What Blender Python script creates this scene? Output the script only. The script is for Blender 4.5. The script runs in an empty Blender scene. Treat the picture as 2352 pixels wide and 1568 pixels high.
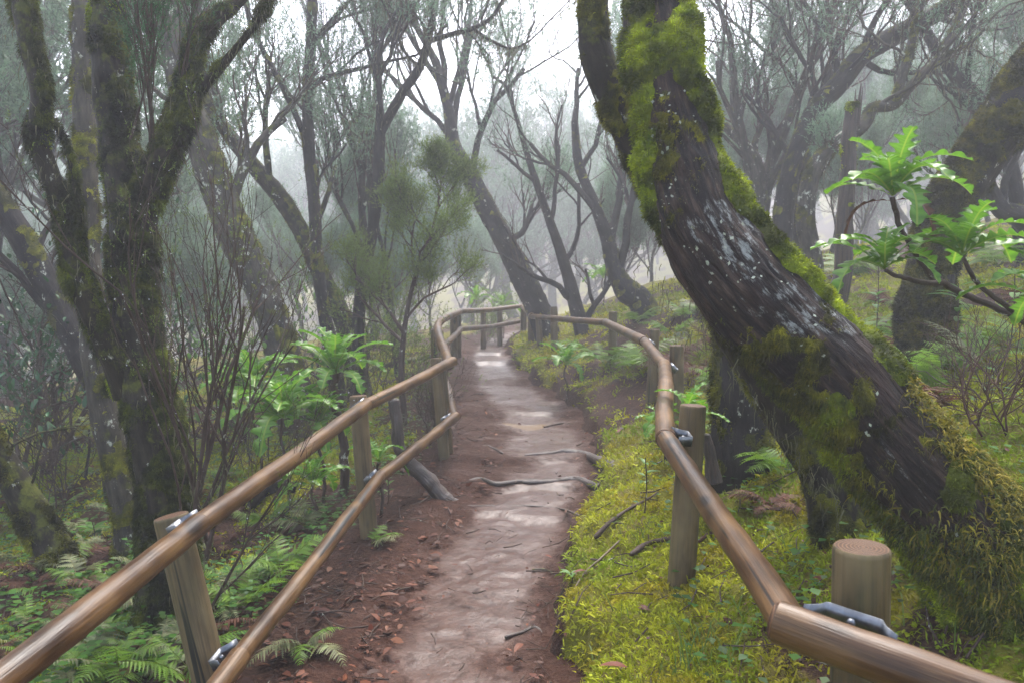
import bpy, math, random
import numpy as np
from mathutils import Vector

SC = bpy.context.scene
COL = SC.collection
rs = np.random.default_rng(11)
R = random.Random(5)
F = 1830.0                      # focal length for a picture 2352 wide
PITCH = math.radians(5.74)
EYE = np.array([0.0, 0.0, 1.6])
HAZE, SKY, SUN, SAT, EXPO = 0.0066, 0.15, 1.5, 0.75, 2.3
FW = np.array([0, math.cos(PITCH), -math.sin(PITCH)])
UP = np.array([0, math.sin(PITCH), math.cos(PITCH)])
RT = np.array([1.0, 0, 0])

def P(x, y, d):
    """point seen at (x, y) at distance d in front of the viewpoint"""
    return EYE + RT * ((x - 1176) / F * d) + UP * (-(y - 784) / F * d) + FW * d

# ------------------------------------------------------------- noise
_TB = np.random.default_rng(3).random((64 ** 3 + 64 ** 2 + 65,)).astype(np.float32)
_TB[64 ** 3:] = _TB[:64 ** 2 + 65]
def vn(p, s=0):
    p = np.asarray(p, np.float32) + np.float32(s * 7.37)
    i = np.floor(p).astype(np.int32); f = p - i
    f = f * f * f * (f * (f * 6 - 15) + 10)
    i &= 63
    x0 = i[..., 0]; y0 = i[..., 1] << 6; z0 = i[..., 2] << 12
    x1 = (x0 + 1) & 63; y1 = (y0 + 64) & 4095; z1 = (z0 + 4096) & 262143
    u, v, w = f[..., 0], f[..., 1], f[..., 2]
    T = _TB
    a = T[x0 + y0 + z0]; a = a + (T[x1 + y0 + z0] - a) * u
    b = T[x0 + y1 + z0]; b = b + (T[x1 + y1 + z0] - b) * u
    a = a + (b - a) * v
    c = T[x0 + y0 + z1]; c = c + (T[x1 + y0 + z1] - c) * u
    d = T[x0 + y1 + z1]; d = d + (T[x1 + y1 + z1] - d) * u
    c = c + (d - c) * v
    return a + (c - a) * w

def fbm(p, s=0, o=4):
    p = np.asarray(p, float)
    a, t, n = 1.0, 0.0, 0.0
    for k in range(o):
        t = t + a * vn(p * (2 ** k) + 17.3 * k, s + k); n += a; a *= 0.5
    return t / n

def sst(a, b, x):
    t = np.clip((x - a) / (b - a), 0, 1)
    return t * t * (3 - 2 * t)

# ------------------------------------------------------------- terrain
_PY = [-8, 0, 2, 3, 4.2, 5, 5.85, 7, 8.1, 9.3, 10.4, 12.4, 14.6, 16.5, 18, 20, 23, 28, 60]
_PX = [-.25, -.25, -.25, -.25, -.15, .04, .18, .22, .17, .02, -.22, -.38, -.45, -.3, .2, 1.2, 3.2, 6.8, 30]
_HW = [.42, .42, .42, .42, .45, .47, .48, .52, .54, .52, .48, .42, .37, .38, .4, .4, .4, .4, .4]
def pcx(Y): return np.interp(Y, _PY, _PX)
def phw(Y): return np.interp(Y, _PY, _HW)
STEPS = [(4.92, .02), (5.45, .04), (6.15, .04), (8.15, .04), (10.3, .05), (12.2, .05), (13.5, .05)]
def pathz(X, Y):
    z = np.zeros_like(Y) - .02
    for y0, h in STEPS:
        yy = y0 + .06 * np.sin(X * 5 + y0 * 7)
        z = z + h * sst(yy - .06, yy + .06, Y) - h * sst(yy + .1, yy + 1.6, Y) * .9
    return z
def terrain(X, Y):
    X = np.asarray(X, float); Y = np.asarray(Y, float)
    p = np.stack([X, Y, X * 0], -1)
    dx = X - pcx(Y); hw = phw(Y) + .26 * (fbm(p * 2.4, 3, 3) - .5) + .10 * (fbm(p * 9, 4, 2) - .5)
    r = dx - hw; l = -dx - hw
    lump = (fbm(p * 2.2, 5, 3) - .5) * .22 + (fbm(p * 6, 6, 2) - .5) * .10
    big = (fbm(p * .35, 9, 2) - .5) * .5
    zr = .09 * sst(0, .1, r) + .4 * np.clip(r, 0, 1.4) + .31 * np.clip(r - 1.4, 0, 3.0) + .16 * np.clip(r - 4.4, 0, 30)
    edge = .05 * np.exp(-((r - .22) / .2) ** 2)
    zr = zr + edge + lump * sst(.0, .3, r) * .75 + big * sst(1.5, 4, r)
    zl = -.085 * np.clip(l - .15, 0, 7) - .2 * np.clip(l - 7, 0, 40)
    zl = zl + .03 * sst(0, .15, l) + lump * sst(.25, .7, l) * .9 + big * sst(1, 4, l) * .7
    inside = np.minimum(r, l) * 0 + np.where((r < 0) & (l < 0), -np.minimum(-r, -l), 0)
    zp = pathz(X, Y) - .07 * sst(0, .08, -inside)
    out = np.where(r > 0, zr, np.where(l > 0, zl, 0)) + np.where((r < 0) & (l < 0), zp, pathz(X, Y))
    far = sst(30, 170, Y) * 15 + sst(16, 90, np.abs(X - 2)) * 9
    return out + far

def tz(x, y):
    """height of the ground sheet at one point"""
    i = min(max(int(np.searchsorted(gx, x)) - 1, 0), len(gx) - 2); j = min(max(int(np.searchsorted(gy, y)) - 1, 0), len(gy) - 2)
    u = (x - gx[i]) / (gx[i + 1] - gx[i]); v = (y - gy[j]) / (gy[j + 1] - gy[j])
    return float((GZ[j, i] * (1 - u) + GZ[j, i + 1] * u) * (1 - v) + (GZ[j + 1, i] * (1 - u) + GZ[j + 1, i + 1] * u) * v)

def G(x, y, dmax=40):
    """where the ground is met at (x, y)"""
    d = 1.0
    while d < dmax:
        p = P(x, y, d)
        if p[2] <= tz(p[0], p[1]): break
        d *= 1.012
    p = P(x, y, d); p[2] = tz(p[0], p[1])
    return p

# ------------------------------------------------------------- objects
def tag(o, label=None, cat=None, group=None, kind=None):
    if label: o['label'] = label
    if cat: o['category'] = cat
    if group: o['group'] = group
    if kind: o['kind'] = kind
    return o

def thing(name, loc, label, cat, group=None, kind=None, rz=0):
    o = bpy.data.objects.new(name, None); COL.objects.link(o)
    o.location = Vector([float(v) for v in loc]); o.rotation_euler = (0, 0, rz); o.empty_display_size = .1
    return tag(o, label, cat, group, kind)

def mesh(name, V, faces, mats, parent=None, mi=None, col=None, tc=None, smooth=True, world=True):
    """faces: list of int arrays (n,3) or (n,4). V in world coords; stored relative to the parent."""
    V = np.asarray(V, np.float32).reshape(-1, 3)
    if parent is not None and world: V = V - np.array(parent.location, np.float32)
    me = bpy.data.meshes.new(name)
    fs = [np.asarray(f, np.int32) for f in faces if len(f)]
    me.vertices.add(len(V)); me.vertices.foreach_set('co', V.ravel())
    idx = np.concatenate([f.ravel() for f in fs]); tot = np.concatenate([np.full(len(f), f.shape[1], np.int32) for f in fs])
    st = np.concatenate([[0], np.cumsum(tot)[:-1]]).astype(np.int32)
    me.loops.add(len(idx)); me.loops.foreach_set('vertex_index', idx.astype(np.int32))
    me.polygons.add(len(tot)); me.polygons.foreach_set('loop_start', st)
    try: me.polygons.foreach_set('loop_total', tot)
    except Exception: pass
    if smooth: me.polygons.foreach_set('use_smooth', np.ones(len(tot), bool))
    if not isinstance(mats, (list, tuple)): mats = [mats]
    for m in mats: me.materials.append(m)
    if mi is not None: me.polygons.foreach_set('material_index', np.asarray(mi, np.int32))
    if col is not None:
        a = me.attributes.new('Col', 'FLOAT_COLOR', 'POINT')
        c = np.ones((len(V), 4), np.float32); col = np.asarray(col, np.float32)
        c[:, :col.shape[1]] = col; a.data.foreach_set('color', c.ravel())
    if tc is not None:
        a = me.attributes.new('tc', 'FLOAT_VECTOR', 'POINT'); a.data.foreach_set('vector', np.asarray(tc, np.float32).ravel())
    me.update(calc_edges=True); me.validate()
    o = bpy.data.objects.new(name, me); COL.objects.link(o)
    if parent is not None: o.parent = parent
    return o

class Acc:
    """collects pieces of one mesh"""
    def __init__(s): s.V, s.T, s.Q, s.C, s.X, s.n, s.mT, s.mQ = [], [], [], [], [], 0, [], []
    def add(s, V, tris=None, quads=None, col=None, tc=None, m=0):
        V = np.asarray(V, np.float32).reshape(-1, 3)
        s.V.append(V)
        if tris is not None and len(tris): s.T.append(np.asarray(tris, np.int64) + s.n); s.mT.append(np.full(len(tris), m))
        if quads is not None and len(quads): s.Q.append(np.asarray(quads, np.int64) + s.n); s.mQ.append(np.full(len(quads), m))
        s.C.append(np.broadcast_to(np.asarray((1, 1, 1) if col is None else col, np.float32), (len(V), 3)))
        s.X.append(np.zeros_like(V) if tc is None else np.asarray(tc, np.float32))
        s.n += len(V)
    def build(s, name, mats, parent=None, smooth=True, world=True):
        if not s.n: return None
        fs, mi = [], []
        if s.T: fs.append(np.concatenate(s.T)); mi.append(np.concatenate(s.mT))
        if s.Q: fs.append(np.concatenate(s.Q)); mi.append(np.concatenate(s.mQ))
        return mesh(name, np.concatenate(s.V), fs, mats, parent, np.concatenate(mi), np.concatenate(s.C), np.concatenate(s.X), smooth, world)

# ------------------------------------------------------------- tubes
def resample(pts, n, extra=None):
    """Catmull-Rom through pts"""
    pts = np.asarray(pts, float); m = len(pts)
    if m < 2: return pts
    q = np.vstack([2 * pts[0] - pts[1], pts, 2 * pts[-1] - pts[-2]])
    t = np.linspace(0, m - 1 - 1e-6, n); i = t.astype(int); f = (t - i)[:, None]
    a, b, c, d = q[i], q[i + 1], q[i + 2], q[i + 3]
    return .5 * (2 * b + (c - a) * f + (2 * a - 5 * b + 4 * c - d) * f * f + (3 * b - a - 3 * c + d) * f ** 3)

def frames(C):
    T = np.gradient(C, axis=0); T /= np.linalg.norm(T, axis=1)[:, None] + 1e-9
    a = np.array([0, 0, 1.0]) if abs(T[0, 2]) < .9 else np.array([1.0, 0, 0])
    U = np.zeros_like(C); u = np.cross(T[0], a); u /= np.linalg.norm(u); U[0] = u
    for k in range(1, len(C)):
        u = U[k-1] - T[k] * np.dot(U[k-1], T[k]); U[k] = u / (np.linalg.norm(u) + 1e-9)
    return T, U, np.cross(T, U)

def sweep(C, rad, ns):
    """grid (n, ns, 3), outward normals, straightened bark coordinates"""
    C = np.asarray(C, float); rad = np.asarray(rad, float)
    T, U, W = frames(C)
    th = np.linspace(0, 2 * math.pi, ns, endpoint=False)
    N = U[:, None] * np.cos(th)[None, :, None] + W[:, None] * np.sin(th)[None, :, None]
    V = C[:, None] + N * rad[:, None, None]
    L = np.concatenate([[0], np.cumsum(np.linalg.norm(np.diff(C, axis=0), axis=1))])
    X = np.stack([np.cos(th)[None] * rad[:, None], np.sin(th)[None] * rad[:, None], np.repeat(L[:, None], ns, 1)], -1)
    return V, N, X

def gridq(n, ns):
    i = np.arange(n - 1)[:, None]; j = np.arange(ns)[None]
    a = i * ns + j; b = i * ns + (j + 1) % ns
    return np.stack([a, b, b + ns, a + ns], -1).reshape(-1, 4)

_GQ = {}
def tube(acc, C, rad, ns, col=None, cap=True, m=0, mcap=None):
    V, N, X = sweep(C, rad, ns); n = len(V)
    k = (n, ns)
    if k not in _GQ: _GQ[k] = gridq(n, ns)
    X = X + np.array([0, 0, R.uniform(0, 50)])
    acc.add(V.reshape(-1, 3), None, _GQ[k], col, X.reshape(-1, 3), m)
    if cap:
        for e, rev in ((0, True), (n - 1, False)):
            ring = V[e]; c = ring.mean(0)
            VV = np.vstack([ring, c[None]]); j = np.arange(ns)
            t = np.stack([j, (j + 1) % ns, np.full(ns, ns)], -1)
            if rev: t = t[:, ::-1]
            tcx = np.vstack([X[e], [[0, 0, X[e][0, 2]]]])
            acc.add(VV, t, None, col, tcx, m if mcap is None else mcap)

def trunk_grid(px, n, ns, rough=.12, freq=5.0, seed=0, furrow=.05):
    """px: list of (x, y, width_px, d) -> displaced grid"""
    C = np.array([P(a, b, d) for a, b, w, d in px]); rad = np.array([w * d / F / 2 for a, b, w, d in px])
    C = resample(C, n); rad = resample(rad[:, None], n)[:, 0]
    return grid3(C, rad, ns, rough, freq, seed, furrow)

def grid3(C, rad, ns, rough=.12, freq=5.0, seed=0, furrow=.05):
    V, N, X = sweep(C, rad, ns)
    a = (fbm(V * freq, seed, 4) - .5) * 2 * rough
    Y = X * np.array([30, 30, 5.0])
    b = -np.abs(fbm(Y, seed + 4, 3) - .5) * 2 * furrow
    V = V + N * (rad[:, None, None] * (a + b)[..., None])
    return V, N, X

def refine_normals(V):
    du = np.gradient(V, axis=0); dv = np.roll(V, -1, 1) - np.roll(V, 1, 1)
    n = np.cross(dv, du); n /= np.linalg.norm(n, axis=-1)[..., None] + 1e-9
    return n

def fuzz(acc, Pn, Nn, length, width, col, droop=.3, spread=.7, rng=rs):
    """one small bent blade at every point"""
    n = len(Pn)
    if n == 0: return
    d = Nn + spread * rng.normal(size=(n, 3)); d /= np.linalg.norm(d, axis=1)[:, None] + 1e-9
    s = np.cross(d, rng.normal(size=(n, 3))); s /= np.linalg.norm(s, axis=1)[:, None] + 1e-9
    L = (length * (.5 + rng.random(n)))[:, None] if np.ndim(length) else (length * (.5 + rng.random(n)))[:, None]
    w = (np.broadcast_to(width, (n,)) * (.6 + .8 * rng.random(n)))[:, None]
    mid = Pn + d * L * .55
    tip = Pn + d * L + np.array([0, 0, -1.0]) * L * droop
    V = np.stack([Pn - s * w * .5, Pn + s * w * .5, mid + s * w * .42, mid - s * w * .42, tip], 1).reshape(-1, 3)
    b = np.arange(n)[:, None] * 5
    q = b + np.array([[0, 1, 2, 3]]); t = b + np.array([[3, 2, 4]])
    acc.add(V, t, q, np.repeat(np.broadcast_to(col, (n, 3)), 5, 0))

def pick(V, Q, wgt, n, rng=rs):
    """n random points on quads Q of V, weighted"""
    a, b, c, d = V[Q[:, 0]], V[Q[:, 1]], V[Q[:, 2]], V[Q[:, 3]]
    A = np.linalg.norm(np.cross(c - a, d - b), axis=1) * wgt
    f = rng.choice(len(Q), n, p=A / A.sum())
    u, v = rng.random((2, n)); u = u[:, None]; v = v[:, None]
    p = (a[f] * (1-u) + b[f] * u) * (1-v) + (d[f] * (1-u) + c[f] * u) * v
    nn = np.cross(b[f] - a[f], d[f] - a[f]); nn /= np.linalg.norm(nn, axis=1)[:, None] + 1e-9
    return p, nn, f

# ------------------------------------------------------------- materials
def mat(name):
    m = bpy.data.materials.new(name); m.use_nodes = True
    nt = m.node_tree; b = nt.nodes['Principled BSDF']
    return m, nt, b
def N_(nt, t, **kw):
    n = nt.nodes.new(t)
    for k, v in kw.items(): setattr(n, k, v)
    return n
def attr(nt, name): return N_(nt, 'ShaderNodeAttribute', attribute_name=name)
def mapped(nt, src, scale):
    mp = N_(nt, 'ShaderNodeMapping'); mp.inputs['Scale'].default_value = scale
    nt.links.new(src, mp.inputs['Vector']); return mp.outputs[0]
def noise(nt, vec, scale, detail=4, rough=.55, dist=0):
    n = N_(nt, 'ShaderNodeTexNoise'); n.inputs['Scale'].default_value = scale; n.inputs['Detail'].default_value = detail
    n.inputs['Roughness'].default_value = rough; n.inputs['Distortion'].default_value = dist
    if vec is not None: nt.links.new(vec, n.inputs['Vector'])
    return n.outputs['Fac']
def ramp(nt, fac, stops):
    r = N_(nt, 'ShaderNodeValToRGB'); e = r.color_ramp.elements
    while len(e) < len(stops): e.new(.5)
    for k, (p, c) in enumerate(stops):
        e[k].position = p; e[k].color = (c, c, c, 1) if np.isscalar(c) else (*c, 1)
    nt.links.new(fac, r.inputs[0]); return r.outputs[0]
def mix(nt, fac, a, b, mode='MIX'):
    m = N_(nt, 'ShaderNodeMix', data_type='RGBA', blend_type=mode)
    if np.isscalar(fac): m.inputs[0].default_value = fac
    else: nt.links.new(fac, m.inputs[0])
    for v, i in ((a, 6), (b, 7)):
        if isinstance(v, tuple): m.inputs[i].default_value = (*v, 1)
        else: nt.links.new(v, m.inputs[i])
    return m.outputs[2]
def bump(nt, b, h, strength=.5, dist=.01):
    n = N_(nt, 'ShaderNodeBump'); n.inputs['Strength'].default_value = strength; n.inputs['Distance'].default_value = dist
    nt.links.new(h, n.inputs['Height']); nt.links.new(n.outputs[0], b.inputs['Normal'])
def math_(nt, op, a, b=None):
    m = N_(nt, 'ShaderNodeMath', operation=op)
    for v, i in ((a, 0), (b, 1)):
        if v is None: continue
        if np.isscalar(v): m.inputs[i].default_value = v
        else: nt.links.new(v, m.inputs[i])
    return m.outputs[0]

def bark_mat(name, dark, light, lich=.35, moss=.3, rough=.6, lichcol=(.36, .37, .30), bscale=1.0):
    m, nt, b = mat(name); tc = attr(nt, 'tc').outputs['Vector']; L = nt.links
    st = mapped(nt, tc, (1, 1, .22))
    f1 = noise(nt, st, 38 * bscale, 6, .65); f2 = noise(nt, tc, 7 * bscale, 4)
    c = ramp(nt, f1, [(.3, dark), (.5, tuple(.55 * a + .45 * l for a, l in zip(dark, light))), (.72, light)])
    c = mix(nt, ramp(nt, f2, [(.4, 0.0), (.65, 1.0)]), c, mix(nt, .5, c, tuple(x * .5 for x in dark)))
    lm = noise(nt, mapped(nt, tc, (1, 1, .7)), 21 * bscale, 7, .72); lm2 = noise(nt, tc, 4 * bscale, 3)
    k = math_(nt, 'ADD', lm, math_(nt, 'MULTIPLY', math_(nt, 'SUBTRACT', lm2, .5), .7))
    s = .72 - .22 * lich
    c = mix(nt, ramp(nt, k, [(s, 0.0), (s + .05, 1.0)]), c, lichcol)
    if moss > 0:
        geo = N_(nt, 'ShaderNodeNewGeometry'); sep = N_(nt, 'ShaderNodeSeparateXYZ'); L.new(geo.outputs['Normal'], sep.inputs[0])
        mm = math_(nt, 'ADD', noise(nt, tc, 9 * bscale, 5, .65), math_(nt, 'MULTIPLY', sep.outputs[2], .16))
        s = .78 - .4 * moss
        c = mix(nt, ramp(nt, mm, [(s, 0.0), (s + .1, 1.0)]), c, mix(nt, noise(nt, tc, 60, 3), (.02, .026, .006), (.11, .115, .016)))
    L.new(c, b.inputs['Base Color'])
    L.new(ramp(nt, f2, [(.3, rough - .1), (.7, rough + .2)]), b.inputs['Roughness']); b.inputs['Specular IOR Level'].default_value = .12
    bump(nt, b, math_(nt, 'ADD', f1, math_(nt, 'MULTIPLY', lm, .6)), .9, .012)
    return m

def leaf_mat(name, base, trans=.4, rough=.4, spec=.22):
    m, nt, b = mat(name); L = nt.links
    c = mix(nt, 1.0, base, attr(nt, 'Col').outputs['Color'], 'MULTIPLY')
    L.new(c, b.inputs['Base Color']); b.inputs['Roughness'].default_value = rough
    b.inputs['Specular IOR Level'].default_value = spec
    t = N_(nt, 'ShaderNodeBsdfTranslucent'); L.new(c, t.inputs['Color'])
    x = N_(nt, 'ShaderNodeMixShader'); x.inputs[0].default_value = trans
    L.new(b.outputs[0], x.inputs[1]); L.new(t.outputs[0], x.inputs[2])
    L.new(x.outputs[0], nt.nodes['Material Output'].inputs['Surface'])
    return m

M = {}
M['bark_big'] = None
def big_bark():
    m, nt, b = mat('dark wet heath bark with lichen'); tc = attr(nt, 'tc').outputs['Vector']; L = nt.links
    st = mapped(nt, tc, (1, 1, .16))
    f1 = noise(nt, st, 42, 7, .68); f2 = noise(nt, tc, 6, 4); f3 = noise(nt, mapped(nt, tc, (1, 1, .3)), 110, 4)
    c = ramp(nt, f1, [(.34, (.004, .003, .003)), (.48, (.013, .009, .008)), (.58, (.046, .029, .021)), (.72, (.12, .082, .062))])
    c = mix(nt, ramp(nt, f2, [(.45, 0.0), (.7, .6)]), c, (.034, .018, .014))
    # white crust lichen, put where the vertex attribute says it grows
    w = attr(nt, 'Col'); sep = N_(nt, 'ShaderNodeSeparateColor'); L.new(w.outputs['Color'], sep.inputs[0])
    sp = noise(nt, mapped(nt, tc, (1, 1, .35)), 34, 8, .78)
    k = math_(nt, 'ADD', sp, math_(nt, 'MULTIPLY', sep.outputs[0], .17))
    c = mix(nt, ramp(nt, k, [(.67, 0.0), (.76, 1.0)]), c, mix(nt, noise(nt, tc, 50, 4), (.14, .15, .13), (.38, .39, .37)))
    sp2 = noise(nt, tc, 75, 6, .75)
    k2 = math_(nt, 'ADD', sp2, math_(nt, 'MULTIPLY', sep.outputs[1], .07))
    c = mix(nt, ramp(nt, k2, [(.70, 0.0), (.735, 1.0)]), c, (.24, .27, .16))
    L.new(c, b.inputs['Base Color'])
    L.new(ramp(nt, f2, [(.3, .4), (.7, .65)]), b.inputs['Roughness']); b.inputs['Specular IOR Level'].default_value = .16
    bump(nt, b, math_(nt, 'ADD', math_(nt, 'MULTIPLY', f1, 1.2), math_(nt, 'ADD', math_(nt, 'MULTIPLY', f3, .4), math_(nt, 'MULTIPLY', sp, .3))), 1.0, .022)
    return m
M['big'] = big_bark()
M['bark_moss'] = bark_mat('mossy brown bark', (.007, .006, .004), (.045, .036, .024), .35, .62)
M['bark_dark'] = bark_mat('dark wet bark', (.007, .006, .006), (.038, .030, .027), .25, .25)
M['bark_pale'] = bark_mat('pale lichened bark', (.02, .017, .013), (.09, .076, .058), .45, .45)
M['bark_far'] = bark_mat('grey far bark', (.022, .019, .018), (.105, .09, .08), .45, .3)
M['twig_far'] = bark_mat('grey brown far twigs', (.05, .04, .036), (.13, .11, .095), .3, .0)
M['twig'] = bark_mat('brown twig bark', (.03, .018, .013), (.10, .07, .055), .4, .1)
M['twig_red'] = bark_mat('reddish twig bark', (.045, .02, .014), (.12, .065, .045), .1, .0)

def moss_mat(name, lo, hi, trans=.25):
    m, nt, b = mat(name); L = nt.links
    tcn = N_(nt, 'ShaderNodeTexCoord').outputs['Object']
    k = noise(nt, tcn, 9, 5, .7); k2 = noise(nt, tcn, 130, 3)
    c = mix(nt, ramp(nt, k, [(.35, 0.0), (.65, 1.0)]), lo, hi)
    c = mix(nt, 1.0, c, attr(nt, 'Col').outputs['Color'], 'MULTIPLY')
    L.new(c, b.inputs['Base Color']); b.inputs['Roughness'].default_value = .75; b.inputs['Specular IOR Level'].default_value = .25
    bump(nt, b, k2, .8, .01)
    t = N_(nt, 'ShaderNodeBsdfTranslucent'); L.new(c, t.inputs['Color'])
    x = N_(nt, 'ShaderNodeMixShader'); x.inputs[0].default_value = trans
    L.new(b.outputs[0], x.inputs[1]); L.new(t.outputs[0], x.inputs[2])
    L.new(x.outputs[0], nt.nodes['Material Output'].inputs['Surface'])
    return m
M['moss'] = moss_mat('bright cushion moss', (.08, .12, .003), (.27, .335, .004))
M['moss_dark'] = moss_mat('dark olive moss', (.026, .034, .003), (.145, .16, .010))
M['feather'] = moss_mat('yellow feather moss', (.11, .105, .014), (.25, .22, .03))
M['ground_moss'] = moss_mat('yellow green ground moss', (.20, .225, .009), (.37, .375, .015))
M['beard'] = moss_mat('hanging beard lichen', (.07, .066, .035), (.15, .145, .08))
M['lichen'] = moss_mat('grey green leaf lichen', (.25, .28, .18), (.46, .48, .40), .1)

def ground_mat():
    m, nt, b = mat('forest floor'); L = nt.links
    oc = N_(nt, 'ShaderNodeTexCoord').outputs['Object']
    w = attr(nt, 'Col'); sep = N_(nt, 'ShaderNodeSeparateColor'); L.new(w.outputs['Color'], sep.inputs[0])
    n1 = noise(nt, oc, 4, 6, .65); n2 = noise(nt, oc, 45, 5, .7); n3 = noise(nt, oc, 160, 3)
    soil = ramp(nt, n2, [(.3, (.016, .007, .0045)), (.5, (.042, .019, .012)), (.7, (.085, .045, .03))])
    moss = mix(nt, n3, (.075, .08, .008), (.21, .20, .02))
    moss = mix(nt, ramp(nt, n1, [(.4, 0.0), (.62, .8)]), moss, (.12, .09, .02))
    k = math_(nt, 'ADD', sep.outputs[0], math_(nt, 'MULTIPLY', math_(nt, 'SUBTRACT', n2, .5), .9))
    L.new(mix(nt, ramp(nt, k, [(.4, 0.0), (.6, 1.0)]), soil, moss), b.inputs['Base Color'])
    b.inputs['Roughness'].default_value = .8; b.inputs['Specular IOR Level'].default_value = .12
    bump(nt, b, math_(nt, 'ADD', n2, math_(nt, 'MULTIPLY', n3, .5)), 1.0, .03)
    return m
M['ground'] = ground_mat()

def path_mat():
    m, nt, b = mat('wet red brown mud'); L = nt.links
    oc = N_(nt, 'ShaderNodeTexCoord').outputs['Object']
    w = attr(nt, 'Col'); sep = N_(nt, 'ShaderNodeSeparateColor'); L.new(w.outputs['Color'], sep.inputs[0])
    n1 = noise(nt, oc, 3.2, 5, .6); n2 = noise(nt, oc, 22, 6, .68); n3 = noise(nt, mapped(nt, oc, (1, .7, 1)), 75, 5, .7)
    c = ramp(nt, math_(nt, 'ADD', math_(nt, 'MULTIPLY', n2, .6), math_(nt, 'MULTIPLY', n3, .4)),
             [(.32, (.014, .006, .004)), (.5, (.040, .017, .0105)), (.66, (.078, .037, .025))])
    c = mix(nt, ramp(nt, n1, [(.35, 0.0), (.65, .5)]), c, (.060, .028, .019))
    c = mix(nt, sep.outputs[1], c, (.11, .066, .03))                # muddy puddle water
    L.new(c, b.inputs['Base Color'])
    wet = math_(nt, 'ADD', math_(nt, 'MULTIPLY', sep.outputs[0], .42), math_(nt, 'ADD', math_(nt, 'MULTIPLY', n1, .5), math_(nt, 'MULTIPLY', n2, .22)))
    L.new(ramp(nt, wet, [(.36, .75), (.52, .48), (.68, .28)]), b.inputs['Roughness'])
    L.new(ramp(nt, wet, [(.38, .08), (.52, .18), (.66, .28)]), b.inputs['Specular IOR Level'])
    h = math_(nt, 'ADD', n2, math_(nt, 'MULTIPLY', n3, .8))
    bm = N_(nt, 'ShaderNodeBump'); bm.inputs['Distance'].default_value = .03
    L.new(ramp(nt, wet, [(.40, .9), (.58, .22)]), bm.inputs['Strength']); L.new(h, bm.inputs['Height']); L.new(bm.outputs[0], b.inputs['Normal'])
    return m
M['path'] = path_mat()

def wood_mat(name, dark, mid, light, rough, scale=1.0, green=0.0, rings=False, ribs=False):
    m, nt, b = mat(name); L = nt.links
    tc = attr(nt, 'tc').outputs['Vector']
    g = noise(nt, mapped(nt, tc, (1, 1, .035)), 95 * scale, 5, .6, .4)
    bl = noise(nt, mapped(nt, tc, (1, 1, .35)), 9 * scale, 4, .6); fine = noise(nt, mapped(nt, tc, (1, 1, .08)), 260, 3)
    c = ramp(nt, bl, [(.3, dark), (.5, mid), (.7, light)])
    c = mix(nt, ramp(nt, g, [(.36, .5), (.55, 0.0)]), c, tuple(x * .4 for x in dark))
    cr = noise(nt, mapped(nt, tc, (1, 1, .02)), 26, 2, .5, .3)
    c = mix(nt, ramp(nt, cr, [(.33, 1.0), (.343, 0.0)]), c, (.008, .006, .004))
    c = mix(nt, ramp(nt, noise(nt, mapped(nt, tc, (1, 1, .6)), 5, 3), [(.52, 0.0), (.66, .55)]), c, tuple(x * 1.15 for x in light))
    vo = N_(nt, 'ShaderNodeTexVoronoi'); vo.inputs['Scale'].default_value = 7; L.new(mapped(nt, tc, (1, 1, .45)), vo.inputs['Vector'])
    c = mix(nt, ramp(nt, vo.outputs['Distance'], [(.10, .9), (.19, 0.0)]), c, tuple(x * .3 for x in dark))
    if green:
        c = mix(nt, ramp(nt, noise(nt, mapped(nt, tc, (1, 1, .3)), 7, 4), [(.4, 0.0), (.7, green)]), c, (.10, .105, .045))
    if rings:
        sp = N_(nt, 'ShaderNodeSeparateXYZ'); L.new(tc, sp.inputs[0])
        rr = math_(nt, 'SQRT', math_(nt, 'ADD', math_(nt, 'POWER', math_(nt, 'ADD', sp.outputs[0], .006), 2.0), math_(nt, 'POWER', sp.outputs[1], 2.0)))
        rr = math_(nt, 'ADD', rr, math_(nt, 'MULTIPLY', noise(nt, tc, 22, 3), .012))
        sn = math_(nt, 'SINE', math_(nt, 'MULTIPLY', rr, 820.0))
        c = mix(nt, ramp(nt, sn, [(.1, 0.0), (.9, 1.0)]), dark, mid)
        c = mix(nt, ramp(nt, noise(nt, tc, 40, 4), [(.35, 0.0), (.7, .7)]), c, light)
        L.new(c, b.inputs['Base Color']); b.inputs['Roughness'].default_value = rough; b.inputs['Specular IOR Level'].default_value = .15
        bump(nt, b, sn, .35, .002); return m
    L.new(c, b.inputs['Base Color'])
    L.new(ramp(nt, bl, [(.3, rough), (.7, rough + .2)]), b.inputs['Roughness']); b.inputs['Specular IOR Level'].default_value = .3
    h = math_(nt, 'ADD', g, math_(nt, 'ADD', math_(nt, 'MULTIPLY', fine, .25), math_(nt, 'MULTIPLY', bl, .5)))
    if ribs:                                                       # chatter marks left by the peeling machine
        sp = N_(nt, 'ShaderNodeSeparateXYZ'); L.new(tc, sp.inputs[0])
        rb = math_(nt, 'SINE', math_(nt, 'MULTIPLY', math_(nt, 'ADD', sp.outputs[2], math_(nt, 'MULTIPLY', noise(nt, tc, 3, 2), .02)), 480.0))
        mk = ramp(nt, noise(nt, mapped(nt, tc, (1, 1, .25)), 8, 2), [(.45, 0.0), (.62, .45)])
        h = math_(nt, 'ADD', h, math_(nt, 'MULTIPLY', rb, mk))
    bump(nt, b, h, .55, .004)
    return m
M['rail'] = wood_mat('wet varnished rail wood', (.018, .008, .003), (.072, .034, .011), (.14, .077, .028), .28)
M['post'] = wood_mat('weathered post wood', (.045, .028, .012), (.105, .070, .031), (.165, .115, .055), .5, 1.0, .3)
M['endgrain'] = wood_mat('end grain', (.028, .014, .008), (.125, .066, .034), (.08, .043, .022), .6, 1.0, 0, True)
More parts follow.
